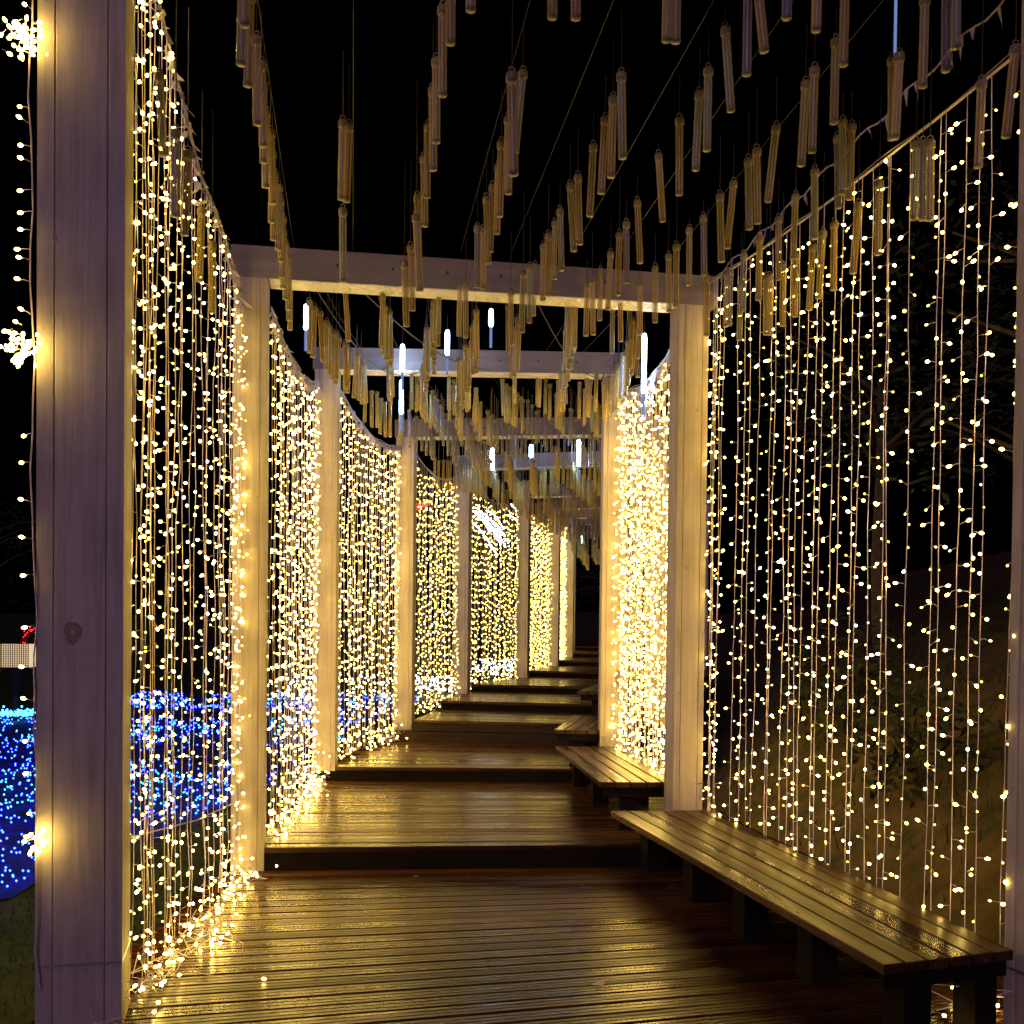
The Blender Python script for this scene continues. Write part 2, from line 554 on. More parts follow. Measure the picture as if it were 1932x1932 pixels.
# ---------------------------------------------------------------- posts
def post_mesh(w, d, h, name):
    """laminated square post: two fine grooves on every face"""
    g = 0.004; gd = 0.006
    def side(w):
        q = w*0.2; r = w*0.8
        return [0.0, q-g, q, q+g, r-g, r, r+g, w], [0, 0, gd, 0, 0, gd, 0, 0]
    prof = []
    s, e = side(w)
    prof += [(a, b) for a, b in zip(s[:-1], e[:-1])]
    s2, e2 = side(d)
    prof += [(w-b, a) for a, b in zip(s2[:-1], e2[:-1])]
    prof += [(w-a, d-b) for a, b in zip(s[:-1], e[:-1])]
    prof += [(b, d-a) for a, b in zip(s2[:-1], e2[:-1])]
    n = len(prof)
    vs = [(x, y, 0) for x, y in prof] + [(x, y, h) for x, y in prof]
    fs = [tuple(range(n))[::-1], tuple(range(n, 2*n))] + [(i, (i+1) % n, n+(i+1) % n, n+i) for i in range(n)]
    me = bpy.data.meshes.new(name); me.from_pydata(vs, [], fs); me.materials.append(M_post)
    return me
ordinal = ["", "second", "third", "fourth", "fifth", "sixth", "seventh", "eighth", "ninth"]
POSTS = {}
KNOTS = {(0, "left"): [(0.125, 1.475, 0.042), (0.06, 2.9, 0.012)],
         (1, "right"): [(0.07, 1.92, 0.014), (0.13, 2.95, 0.010), (0.03, 1.1, 0.008), (0.15, 2.4, 0.007)],
         (1, "left"): [(0.12, 0.95, 0.010), (0.15, 2.3, 0.008)], (2, "right"): [(0.09, 1.6, 0.012)]}
M_knot = principled("knot_wood", (0.42, 0.33, 0.25), 0.6)[0]
M_knot2 = principled("knot_ring", (0.27, 0.19, 0.14), 0.6)[0]
for i, (Lp, Rp, zL, zR, zb) in enumerate(JOINTS):
    for side, P in (("left", Lp), ("right", Rp)):
        w = 0.30 if (i == 0 and side == "left") else (0.26 if i == 0 else 0.20)
        yaw = YAW[i] if not (i == 0 and side == "right") else rad(17)
        z0 = zL if side == "left" else zR
        if side == "left":
            lab = "thick pale pine post nearest the camera, filling the left edge of the view" if i == 0 else \
                  "%s pale wooden post along the left side of the walk" % ordinal[i]
            org = (P[0]-w*math.cos(yaw), P[1]-w*math.sin(yaw), z0)
        else:
            lab = "bluish wooden post cut off by the right edge of the view, beside the long bench" if i == 0 else \
                  "%s pale wooden post along the right side of the walk" % ordinal[i]
            org = (P[0], P[1], z0)
        if i == 0:
            t = thing("wooden_post", lab, "post", "posts carrying the pergola", org, yaw)
        else:
            t = thing("wooden_post", lab, "post", "posts carrying the pergola", org, yaw)
        link("post_shaft", post_mesh(w, w, zb-z0-0.002, "post_shaft"), t)
        if i < 3:
            zs = 0.25 if i == 0 else (0.50 if i == 1 else 0.42)
            m = MB()
            m.box(-0.002, -0.002, zs, w+0.002, w+0.002, zs+0.010)
            build(m, "strap", M_strap if i == 0 else M_post, t)
        POSTS[(i, side)] = (org, yaw, w)
        for kx, kz, ks in KNOTS.get((i, side), []):
            m = MB()
            n_ = 18; rings = [(1.0, 0.0), (0.97, 0.0008), (0.62, 0.0006), (0.58, 0.0009), (0.30, 0.0007)]
            vs_ = []; fs_ = []; 
            for rr_, dep in rings:
                for a_ in range(n_):
                    wob = 1 + 0.10*math.sin(a_*1.1+kx*50) + 0.06*math.sin(a_*2.3)
                    vs_.append((kx+math.cos(a_*2*math.pi/n_)*ks*0.72*rr_*wob, -0.0005-dep, kz+math.sin(a_*2*math.pi/n_)*ks*rr_*wob))
            for r_i in range(len(rings)-1):
                for a_ in range(n_):
                    fs_.append((r_i*n_+a_, r_i*n_+(a_+1) % n_, (r_i+1)*n_+(a_+1) % n_, (r_i+1)*n_+a_))
            fs_.append(tuple((len(rings)-1)*n_+a_ for a_ in range(n_)))
            m.add(vs_, fs_)
            o = build(m, "knot", [M_knot, M_knot2], t)
            for pi, pp in enumerate(o.data.polygons): pp.material_index = 1 if (pi//n_) in (1, 3) else 0

# ---------------------------------------------------------------- crossbeams
for i, (Lp, Rp, zL, zR, zb) in enumerate(JOINTS):
    A = Vector((Lp[0], Lp[1], 0)); B = Vector((Rp[0], Rp[1], 0))
    d = (B-A).normalized()
    wl = POSTS[(i, "left")][2]; wr = POSTS[(i, "right")][2]
    A = A - d*(wl+0.02); B = B + d*(wr+0.06)
    L = (B-A).length
    lab = "wooden crossbeam over the %s pair of posts, foil strip on its underside" % (ordinal[i] if i else "nearest")
    t = thing("crossbeam", lab, "beam", "crossbeams of the pergola", (A.x, A.y, zb), math.atan2(d.y, d.x))
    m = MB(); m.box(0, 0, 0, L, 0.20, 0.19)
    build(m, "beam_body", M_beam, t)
    m = MB(); m.box(wl+0.03, 0.004, -0.007, L-wr-0.07, 0.196, -0.001)
    build(m, "foil_strip", M_foil, t)
    if i in (1, 2):
        for q in range(int(L/0.34)):
            m = MB()
            m.tube([(0.3+q*0.34, -0.006, 0.10), (0.3+q*0.34, 0.01, 0.10)], 0.010, 6)
            build(m, "screw_eye", M_cord, t)

# ---------------------------------------------------------------- benches
def bench(label, fl, nl, nr, fr, z, zdeck, legs, nboards=6):
    """corners: far-left, near-left, near-right, far-right of the seat"""
    t = thing("wooden_bench", label, "bench", "benches along the right side", (nl[0], nl[1], zdeck))
    th = 0.036
    for k in range(nboards):
        a0, a1 = k/nboards, (k+1)/nboards
        g = 0.011
        wn = math.dist(nl, nr); wf = math.dist(fl, fr)
        N0 = lerp2(nl, nr, a0 + (g/2/wn)); N1 = lerp2(nl, nr, a1 - (g/2/wn))
        F0 = lerp2(fl, fr, a0 + (g/2/wf)); F1 = lerp2(fl, fr, a1 - (g/2/wf))
        ang = math.atan2(-(F0[0]-N0[0]), F0[1]-N0[1])
        ca, sa = math.cos(-ang), math.sin(-ang)
        def loc(p):
            dx, dy = p[0]-N0[0], p[1]-N0[1]
            return (dx*ca-dy*sa, dx*sa+dy*ca)
        q = [loc(p) for p in (N0, N1, F1, F0)]
        m = MB()
        c = 0.003
        def ins(qq, e):
            cx = sum(p[0] for p in qq)/4; 
            return [(qq[0][0]+e, qq[0][1]+e), (qq[1][0]-e, qq[1][1]+e), (qq[2][0]-e, qq[2][1]-e), (qq[3][0]+e, qq[3][1]-e)]
        top = ins(q, c)
        vs = [(x, y, -th) for x, y in q] + [(x, y, -c) for x, y in q] + [(x, y, 0) for x, y in top]
        fs = [(3,2,1,0)] + [(i, (i+1) % 4, 4+(i+1) % 4, 4+i) for i in range(4)] + [(4+i, 4+(i+1) % 4, 8+(i+1) % 4, 8+i) for i in range(4)] + [(8,9,10,11)]
        m.add(vs, fs)
        o = build(m, "seat_board", M_bench, t)
        o.location = (N0[0]-nl[0], N0[1]-nl[1], z-zdeck+rnd.uniform(-.001, .001)); o.rotation_euler = (0, 0, ang)
    def P(a, b):      # a along length near->far, b across
        p = lerp2(lerp2(nl, nr, b), lerp2(fl, fr, b), a)
        return (p[0]-nl[0], p[1]-nl[1])
    h = z - zdeck - th
    for b0, b1 in ((0.20, 0.27), (0.84, 0.92)):
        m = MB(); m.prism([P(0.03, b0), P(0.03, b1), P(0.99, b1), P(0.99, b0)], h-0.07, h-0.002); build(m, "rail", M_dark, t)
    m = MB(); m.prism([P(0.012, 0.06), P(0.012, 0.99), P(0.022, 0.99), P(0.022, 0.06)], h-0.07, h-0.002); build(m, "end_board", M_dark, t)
    for a in legs:
        w = 0.045
        for b0, b1 in ((0.24, 0.44), (0.78, 0.95)):
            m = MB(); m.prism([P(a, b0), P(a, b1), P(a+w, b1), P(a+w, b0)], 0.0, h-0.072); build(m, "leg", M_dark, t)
    return t
bench("long wet wooden bench in the right foreground, beside the nearest light curtain",
      (0.644, 7.00), (1.31, 3.789), (1.865, 3.99), (1.335, 7.08), 0.34, 0.0, [0.02, 0.24, 0.46, 0.68, 0.92])
bench("middle wooden bench with brightly lit seat, behind the second right post",
      (0.39, 9.56), (0.60, 7.32), (1.24, 7.35), (0.99, 9.62), 0.482, 0.142, [0.03, 0.5, 0.93])
bench("small piece of bench seen beyond the third right post, at the double step",
      (0.66, 11.5), (0.38, 9.80), (0.98, 9.82), (1.30, 11.4), 0.605, 0.265, [0.03, 0.5, 0.93])
bench("farthest bench, a thin bright edge against the stairs",
      (1.25, 14.4), (0.72, 11.95), (1.35, 11.8), (1.85, 14.3), 0.84, 0.50, [0.03, 0.5, 0.93])

# ---------------------------------------------------------------- light curtains
def bulb_head(mb, o, d, r, n, mi):
    if n >= 5:
        mb.lathe(o, d, [(0, 0.35*r), (0.9*r, r), (2.1*r, 0.85*r), (2.9*r, 0)], n, mi)
    else:
        mb.lathe(o, d, [(0, 0), (1.1*r, r), (2.6*r, 0)], 4, mi)
mbb = MB()
mbb.tube([(0, 0, 0), (0.020, 0, 0.002), (0.036, 0, 0)], 0.0015, 3, 0)
bulb_head(mbb, (0.034, 0, 0), (1, 0, 0), 0.0071, 6, 1)
bulb_mesh = mbb.mesh("bulb", [M_wire, M_bulb], True)
mbb2 = MB()
mbb2.tube([(0, 0, 0), (0.020, 0, 0.002), (0.036, 0, 0)], 0.0015, 3, 0)
bulb_head(mbb2, (0.034, 0, 0), (1, 0, 0), 0.0050, 6, 1)
bulb_mesh_dim = mbb2.mesh("bulb", [M_wire, M_bulb_dim], True)

def path_points(top, bot, sway, rg, n):
    pts = []
    ox = oy = 0.0
    for i in range(n+1):
        t = i/n
        p = Vector(top).lerp(Vector(bot), t)
        if 0 < i:
            ox = ox*0.7 + rg.gauss(0, sway); oy = oy*0.7 + rg.gauss(0, sway)
        pts.append(Vector((p.x+ox, p.y+oy, p.z)))
    return pts
def along(pts, s):
    for a, b in zip(pts, pts[1:]):
        l = (b-a).length
        if s <= l: return a.lerp(b, s/l)
        s -= l
    return pts[-1].copy()

def curtain(label, A, B, ztop, zbot, ts, seed, near=0, sway=0.004, wire_r=0.0021, spacing=0.103, head=0.0071,
            tail=None, garland=0.0, group="warm white light curtains", dimshare=0.42, lo=0.0):
    """A, B: plan ends; ztop(t), zbot(t): heights; ts: string positions 0..1; near: how many single bulbs; tail: inward spill on deck"""
    rg = random.Random(seed)
    root = thing("light_curtain", label, "light curtain", group, (A[0], A[1], 0))
    org = Vector((A[0], A[1], 0))
    ab = Vector((B[0]-A[0], B[1]-A[1], 0)); dirv = ab.normalized(); nrm = Vector((-dirv.y, dirv.x, 0))
    # header cable and gathered netting
    hp = []
    for k in range(25):
        t = k/24
        hp.append(Vector((ab.x*t, ab.y*t, ztop(t)+0.005)))
    m = MB(); m.tube(hp, 0.0065 if near else 0.006, 5)
    m.tube([p+Vector((0, 0, 0.012+0.01*math.sin(i*0.9))) for i, p in enumerate(hp)], 0.003, 4)
    build(m, "header_cable", M_cable, root)
    if garland:
        m = MB()
        k = int(ab.length/0.022)
        for q in range(k):
            t = (q+rg.random())/k
            p = Vector((ab.x*t, ab.y*t, ztop(t)-0.005))
            a = rg.uniform(0.012, 0.05)*garland
            up = Vector((rg.gauss(0, .02), rg.gauss(0, .02), -a))
            side = dirv*rg.uniform(0.008, 0.022)*garland
            off = Vector((rg.gauss(0, .012), rg.gauss(0, .012), 0))
            m.add([p-side+off, p+side+off, p+side*0.5+up+off, p-side*0.6+up*1.3-off], [(0, 1, 2, 3)])
        build(m, "netting", M_net, root, kind="stuff")
    cand = []
    strings = []
    for i, t in enumerate(ts):
        top = Vector((ab.x*t, ab.y*t, ztop(t)))
        bot = Vector((ab.x*t, ab.y*t, zbot(t)))
        n = 16 if near else 9
        lean = rg.gauss(0, 0.010)
        bot = bot + dirv*lean + nrm*rg.gauss(0, 0.012)
        pts = path_points(top, bot, sway, rg, n)
        if tail:
            g = tail*rg.uniform(0.2, 1.0)
            inw = nrm*(-g if tail > 0 else g) + dirv*rg.gauss(0, 0.10)
            inw = Vector((abs(inw.x)*1.0, inw.y, 0))
            e = pts[-1]
            pts[-2] = pts[-2] + inw*0.10
            pts.append(e + inw*0.55 + Vector((0, 0, -0.015)))
            pts.append(e + inw*1.0 + Vector((0, 0, -0.02)))
        o = bpy.data.objects.new("light_string", None)
        m = MB(); m.tube(pts, wire_r, 3, cap=False)
        so = build(m, "light_string", M_wire, root)
        strings.append(so)
        Ls = sum((b-a).length for a, b in zip(pts, pts[1:]))
        s = s0 = 0.05 + spacing*((0.5 + 0.5*math.sin(i*0.42+seed)) + rg.uniform(-.12, .12))
        fl = 1; kb = 0; stretch = rg.uniform(0.985, 1.015)
        while s < Ls:
            p = along(pts, s)
            fl = -fl if rg.random() < 0.8 else fl
            ph = rg.uniform(-0.9, 0.9)
            dv = dirv*fl*math.cos(ph) + nrm*math.sin(ph) + Vector((0, 0, rg.gauss(-0.15, 0.35)))
            dv.normalize()
            dim = rg.random() < dimshare
            cand.append([(p+org).length if False else (Vector((p.x+org.x, p.y+org.y, p.z-EYE))).length, so, p, dv, dim])
            kb += 1
            if rg.random() < 0.03: kb += 1      # a dead bulb
            s = s0 + spacing*(kb*stretch + rg.uniform(-0.13, 0.13))
    order = sorted(range(len(cand)), key=lambda q: cand[q][0])
    single = set(order[:near])
    per = {}
    for q, (dist, so, p, dv, dim) in enumerate(cand):
        if q in single:
            o = bpy.data.objects.new("bulb", bulb_mesh_dim if dim else bulb_mesh)
            C.objects.link(o); o.parent = so
            o.location = p
            o.rotation_euler = Vector(dv).to_track_quat('X', 'Z').to_euler()
        else:
            per.setdefault(so.name, [so, MB()])
            m = per[so.name][1]
            if near:
                m.tube([p, p+dv*0.02, p+dv*0.036], 0.0015, 3, 0, cap=False)
                bulb_head(m, p+dv*0.034, dv, 0.0050 if dim else head, 6, 2 if dim else 1)
            else:
                bulb_head(m, p+dv*0.012, dv, head*(0.8 if dim else 1), 4, 2 if dim else 1)
    for so, m in per.values():
        build(m, "bulbs", [M_wire, M_bulb if near or head < 0.0095 else M_bulb_far, M_bulb_dim], so, kind="stuff")
    return root, org, dirv, nrm

def tangle(root, pts, seed, dens=60, spread=(0.10, 0.08), h=0.10, head=0.0071, n_loops=10):
    """heap of string ends and bulbs lying on the boards below a curtain (pts in curtain space)"""
    rg = random.Random(seed)
    m = MB()
    for q in range(dens):
        t = rg.random()*(len(pts)-1); k = int(t); f = t-k
        a = Vector(pts[k]).lerp(Vector(pts[min(k+1, len(pts)-1)]), f)
        cl = 0.5+0.5*math.sin(t*7.0+seed)
        if rg.random() > 0.25+cl: continue
        p = a + Vector((rg.gauss(0, spread[0]), rg.gauss(0, spread[1]), abs(rg.gauss(0, h))*(0.35+cl)+0.012))
        d = Vector((rg.gauss(0, 1), rg.gauss(0, 1), rg.gauss(0, .5))).normalized()
        m.tube([p, p+d*0.034], 0.0014, 3, 0, cap=False)
        bulb_head(m, p+d*0.032, d, head, 6, 1)
    for q in range(n_loops):
        t = rg.random()*(len(pts)-1); k = int(t); f = t-k
        a = Vector(pts[k]).lerp(Vector(pts[min(k+1, len(pts)-1)]), f)
        pp = [a + Vector((rg.gauss(0, spread[0]), rg.gauss(0, spread[1]), abs(rg.gauss(0, h*0.8))+0.006)) for _ in range(4)]
        fine = []
        for u in range(13):
            w = u/12*(len(pp)-1); kk = min(int(w), len(pp)-2); g = w-kk; g = g*g*(3-2*g)
            fine.append(pp[kk].lerp(pp[kk+1], g))
        m.tube(fine, 0.0022, 3, 0, cap=False)
    build(m, "string_tangle", [M_wire, M_bulb], root, kind="stuff")

def spread_ts(n, rg, a=0.02, b=0.98, clump=0.35):
    out = []
    for i in range(n):
        out.append(a + (b-a)*min(1, max(0, (i+0.5+rg.uniform(-clump, clump)*1.6)/n)))
    return sorted(out)

# nearest curtain on the left
zt = [(0, 4.40), (0.16, 4.18), (0.27, 4.04), (0.50, 3.77), (0.74, 3.68), (1.0, 3.47)]
A0, B0 = (-1.52, 4.32), (-1.655, 6.655)
tl = [0.012, 0.027, 0.039, 0.069, 0.100, 0.115, 0.142, 0.186, 0.221, 0.244, 0.262, 0.281, 0.338, 0.358, 0.433, 0.448, 0.514, 0.561, 0.593, 0.642, 0.69, 0.712, 0.767, 0.795, 0.824, 0.853, 0.880, 0.91, 0.945, 0.965, 0.985, 0.995]
root, *_ = curtain("nearest warm light curtain on the left, hanging right of the thick first post", A0, B0,
                   lambda t: interp(zt, t), lambda t: 0.035, tl, 21, near=300, sway=0.0055, tail=0.10, garland=1.2, spacing=0.094)
tangle(root, [(0.06, -0.35, 0), (0.05, 0.35, 0), (0.10, 0.75, 0), (-0.02, 1.15, 0), (0.03, 1.6, 0), (0.02, 2.2, 0)], 5, dens=120, spread=(0.06, 0.09), h=0.09, n_loops=34)
# nearest curtain on the right
A1, B1 = (1.93, 3.95), (1.275, 7.10)
tr = [0.989, 0.979, 0.969, 0.950, 0.929, 0.869, 0.832, 0.816, 0.77, 0.72, 0.7, 0.664, 0.644, 0.616, 0.581, 0.552, 0.531, 0.495, 0.468, 0.437, 0.414, 0.384, 0.341, 0.336, 0.287, 0.215, 0.204, 0.159, 0.13, 0.111, 0.056, 0.047]
root, *_ = curtain("large warm light curtain on the right, hanging behind the long bench", A1, B1,
                   lambda t: 3.70+0.07*t-0.10*math.sin(math.pi*t)*0.4, lambda t: 0.30+0.03*math.sin(t*40), tr, 33, near=300, sway=0.003, spacing=0.086, garland=0.0)
# second strand with ragged netting above the right header
m = MB()
rg = random.Random(5)
pts = []
for k in range(40):
    t = k/39
    pts.append(Vector((lerp(1.90, 1.275, t)-A1[0], lerp(4.0, 7.08, t)-A1[1], 3.78 + 0.17*(1-t)**1.0 + 0.018*math.sin(k*1.3))))
m.tube(pts, 0.004, 4)
for k in range(46):
    t = rg.random()*38; q = pts[int(t)]
    w = rg.uniform(0.01, 0.03); h = rg.uniform(0.03, 0.11)
    dx = rg.uniform(-0.02, 0.02)
    m.add([q+Vector((0, -w, 0)), q+Vector((0, w, 0)), q+Vector((dx, w*0.4, -h*0.6)), q+Vector((dx, -w*0.2, -h))], [(0, 1, 2, 3)])
build(m, "netting", M_net, root, kind="stuff")
# bulbs spilling under the near end of the long bench
tangle(root, [(-0.20, 0.15, 0), (-0.02, 0.35, 0), (-0.15, 0.7, 0)], 9, dens=30, spread=(0.07, 0.10), h=0.09, n_loops=8)

def side_curtain(i, side, label, n, seed, near_head=0.0090, topdrop=0.12, zb=None, tail=0.0, tang=60):
    (Lp, Rp, zL, zR, zbm), (Lq, Rq, zL2, zR2, zbm2) = JOINTS[i], JOINTS[i+1]
    if side == "left":
        A = (Lp[0]-0.03, Lp[1]+0.24); B = (Lq[0]-0.155, Lq[1]-0.015)
    else:
        A = (Rp[0]+0.05, Rp[1]+0.24); B = (Rq[0]+0.12, Rq[1]-0.015)
    za, zb_ = zbm-topdrop, zbm2-topdrop
    zlow = zb if zb is not None else (LEVELS[min(i, 9)] + 0.03)
    rgx = random.Random(seed)
    ts = spread_ts(n, rgx, 0.01, 0.995)
    r_, *_ = curtain(label, A, B, lambda t: lerp(za, zb_, t) - 0.16*math.sin(math.pi*t), lambda t: zlow, ts, seed,
                     near=0, sway=0.006, head=near_head, spacing=0.095, tail=tail, garland=1.5 if i < 3 else 0.0, dimshare=0.3)
    if tang:
        tangle(r_, [(0.03, 0.1, zlow-0.03), ((B[0]-A[0])*0.5+0.10, (B[1]-A[1])*0.5, zlow-0.03), (B[0]-A[0]+0.03, B[1]-A[1], zlow-0.03)], seed+3, dens=tang, spread=(0.06, 0.1), h=0.10, n_loops=14)
side_curtain(1, "left", "second light curtain on the left, between the second and third left posts", 36, 41, tail=0.14, tang=120)
side_curtain(2, "left", "third light curtain on the left, above the double step", 36, 42, zb=0.32, tang=50)
side_curtain(3, "left", "fourth light curtain on the left, between the fourth and fifth left posts", 38, 43, 0.0105, zb=0.53, tang=40)
side_curtain(4, "left", "fifth light curtain on the left, with white light arcs showing through its top", 38, 44, 0.0115, zb=0.66, tang=0)
side_curtain(5, "left", "sixth light curtain on the left, narrow with distance", 42, 45, 0.0125, zb=0.77, tang=0)
side_curtain(6, "left", "seventh light curtain on the left, a thin brilliant strip", 40, 46, 0.013, zb=0.88, tang=0)
side_curtain(7, "left", "last and smallest light curtain on the left, at the far end of the walk", 34, 47, 0.013, zb=0.99, tang=0)
side_curtain(1, "right", "dense brilliant light curtain on the right, behind the middle bench", 58, 51, zb=0.44, tang=50)
side_curtain(2, "right", "light curtain glimpsed behind the dense right one, past the third right post", 44, 52, 0.010, zb=0.58, tang=0)
side_curtain(3, "right", "farthest right light curtain, mostly hidden behind the other right curtains", 32, 53, 0.011, zb=0.8, tang=0)

# single light string down the outer side of the first post, with two thick bunches
t = thing("light_string", "sparse light string hanging left of the thick first post, bunched in bright clusters", "string lights", None, (-1.745, 3.925, 0))
rg = random.Random(8)
pts = path_points((-0.015, 0, 4.2), (0.03, 0, 0.18), 0.006, rg, 30)
m = MB(); m.tube(pts, 0.0030, 4); build(m, "cable", M_wire, t)
for zz, dx in ((3.42,-.03),(3.36,.02),(3.28,-.02),(3.22,.03),(3.12,-.01),(3.04,-.02),(2.97,.01),(2.90,-.02),(2.86,.04),(2.78,-.02),(2.66,.03),(2.22,.0),(2.11,-.02),(1.96,.0),(1.82,.035),(1.69,.015),(1.50,-.035),(1.34,.0),(1.215,-.035),(1.06,-.03),(0.955,.05),(0.80,.0),(0.70,.03)):
    zz = 1.5+(zz-1.5)*0.967
    o = link("bulb", bulb_mesh, t); o.location = (along(pts, 4.2-zz).x, along(pts, 4.2-zz).y, zz)
    o.rotation_euler = (0, 0.25*math.sin(zz*9), -2.2 if dx > 0 else math.pi+0.4*math.sin(zz*5))
for (zz, cx, nn, sp) in ((3.60, -0.020, 46, 0.026), (2.50, -0.020, 42, 0.022), (0.72, 0.045, 16, 0.015)):
    m = MB()
    for q in range(nn):
        p = Vector((cx+rg.gauss(0, sp), -0.02+rg.gauss(0, sp*0.6), zz+rg.gauss(0, sp*1.3)))
        d = Vector((rg.gauss(0, 1), rg.gauss(0, 1), rg.gauss(0, 1))).normalized()
        m.tube([p, p+d*0.022], 0.0015, 3, 0, cap=False)
        bulb_head(m, p+d*0.020, d, 0.0068, 6, 1)
    build(m, "bulb_bunch", [M_wire, M_bulb], t, kind="stuff")

# ---------------------------------------------------------------- overhead wires and hanging tubes
def wire_z(y):
    return 3.835 + 0.035*max(0.0, 6.75-y)
NTH = ["first", "second", "third", "fourth", "fifth", "sixth", "seventh", "eighth"]
x1s = [(u-966)*6.75/2050 for u in (550, 660, 770, 862, 957, 1071, 1160, 1262)]
for k, x1 in enumerate(x1s):
    m = MB()
    y0 = 2.6
    m.tube([(x1+0.144*(6.75-y0)*(1.0+0.02*k), y0, wire_z(y0)), (x1, 6.75, wire_z(6.75))], 0.0014, 4)
    tag(build(m, "suspension_wire", M_cord), "%s overhead wire from the left in the nearest bay" % NTH[k], "wire", "wires over the nearest bay")
ROWS = {}
bayname = ["nearest", "second", "third", "fourth", "fifth", "sixth", "seventh", "eighth"]
for i in range(1, 8):
    (Lp, Rp, _, _, zb), (Lq, Rq, _, _, zb2) = JOINTS[i], JOINTS[i+1]
    rows = []
    for k in range(7):
        s = (k+0.6)/7.2
        a = lerp2(Lp, Rp, s); b = lerp2(Lq, Rq, s)
        rows.append((a, b, zb+0.195, zb2+0.195))
        m = MB()
        za, zc = zb+0.195, zb2+0.195
        m.tube([(a[0], a[1]+0.05, za), ((a[0]+b[0])/2, (a[1]+b[1])/2, (za+zc)/2-0.05), (b[0], b[1]+0.05, zc)], 0.0016, 4)
        if i < 5:
            tag(build(m, "suspension_wire", M_cord), "%s overhead wire from the left in the %s bay" % (NTH[k], bayname[i]), "wire", "wires over the %s bay" % bayname[i])
    ROWS[i] = rows
# slack cables looping under the second and third bays
for k, (p, q, sag) in enumerate([((-1.30, 6.9, 3.70), (-0.75, 9.6, 3.80), 0.28), ((-1.0, 6.9, 3.66), (-0.2, 9.6, 3.78), 0.12), ((0.1, 6.95, 3.66), (0.75, 9.6, 3.72), 0.14), ((-0.9, 9.9, 3.76), (0.3, 12.0, 3.6), 0.16)]):
    m = MB()
    m.tube([Vector(p).lerp(Vector(q), t/12) - Vector((0, 0, sag*math.sin(math.pi*t/12))) for t in range(13)], 0.004, 4)
    tag(build(m, "slack_cable", M_cord), ["slack dark cable sagging across the second bay near the left curtain", "slack dark cable crossing the second bay left of centre", "slack dark cable crossing the second bay right of centre", "slack dark cable sagging across the third bay"][k], "cable")

TL = 0.335; TR = 0.0168
def part_meshes():
    b = MB(); b.tube([(0, 0, -0.012), (0, 0, -TL+0.008)], TR, 10, cap=False)
    body = b.mesh("tube_body", [M_tube], True)
    c = MB()
    c.lathe((0, 0, 0.0), (0, 0, -1), [(0.004, 0), (0.004, TR*0.9), (0.010, TR*1.22), (0.034, TR*1.22), (0.038, TR*0.98), (0.038, 0)], 10)
    cap = c.mesh("end_cap", [M_cap], True)
    r = MB()
    pts = [(0.011*math.cos(a*math.pi/4), 0, 0.004+0.011*math.sin(a*math.pi/4)) for a in range(9)]
    r.tube(pts, 0.0028, 4)
    ring = r.mesh("hanging_ring", [M_cap])
    e = MB()
    e.lathe((0, 0, -TL+0.014), (0, 0, -1), [(0, 0), (0, TR*1.03), (0.012, TR*1.0), (0.014, 0)], 10)
    bottom = e.mesh("bottom_cap", [M_cap], True)
    s = MB(); s.box(-0.004, -0.001, -TL+0.02, 0.004, 0.001, -0.03, 0)
    for q in range(24):
        z = -0.04 - q*0.012
        s.box(-0.0035, -0.003, z, 0.0035, -0.001, z+0.005, 1)
    led = s.mesh("led_strip", [M_cap, M_led])
    return body, cap, ring, bottom, led
BODY, CAP, RING, BOTTOM, LED = part_meshes()
def simple_tube():
    b = MB()
    b.tube([(0, 0, -0.012), (0, 0, -TL)], TR, 8, 0)
    b.lathe((0, 0, 0), (0, 0, -1), [(0.004, 0), (0.004, TR*1.2), (0.034, TR*1.2), (0.036, 0)], 8, 1)
    b.box(-0.004, -0.001, -TL+0.02, 0.004, 0.001, -0.03, 2)
    return b
SIMPLE = simple_tube().mesh("tube_light", [M_tube, M_cap, M_led], True)
def cord_mesh(h):
    b = MB(); b.tube([(0, 0, 0.012), (0, 0, max(0.03, h))], 0.0022, 3); return b.mesh("cord", [M_cord])
TAGS = {}
def add_tube(x, y, z, dxb, bay, detailed, wz, dyb=0.0):
    grp = "unlit tube lights hanging over the %s bay" % bayname[bay]
    if bay == 0:
        col = min(range(8), key=lambda k: abs(x1s[k]+0.144*(6.75-y) - x))
    else:
        (Lp, Rp), (Lq, Rq) = JOINTS[bay][:2], JOINTS[bay+1][:2]
        t_ = (y-Lp[1])/(Lq[1]-Lp[1]); xa = lerp(Lp[0], Lq[0], t_); xb = lerp(Rp[0], Rq[0], t_)
        col = max(0, min(6, int((x-xa)/(xb-xa)*7.2)))
    lab = "leaning" if abs(dxb) > 0.012 else ""
    if bay: dxb = rnd.gauss(0, 0.010)
    elif not dxb: dxb = rnd.gauss(0, 0.004)
    rot = (rnd.gauss(0, 0.02), math.asin(max(-.5, min(.5, -dxb/TL)))*1.0, 0 if abs(dxb) > 0.012 else rnd.uniform(-0.5, 0.5))
    if detailed:
        t = thing("tube_light", lab, "tube light", grp, (x, y, z))
        TAGS.setdefault((bay, col), []).append((y, t, lab))
        t.rotation_euler = rot
        for nm, me in (("tube_body", BODY), ("end_cap", CAP), ("hanging_ring", RING), ("bottom_cap", BOTTOM), ("led_strip", LED)):
            link(nm, me, t)
        c = link("cord", cord_mesh(wz-z), t)
        c.rotation_euler = (-rot[0], -rot[1], 0)
    else:
        o = link("tube_light", SIMPLE)
        o.location = (x, y, z); o.rotation_euler = rot
        tag(o, lab, "tube light", grp)
        TAGS.setdefault((bay, col), []).append((y, o, lab))
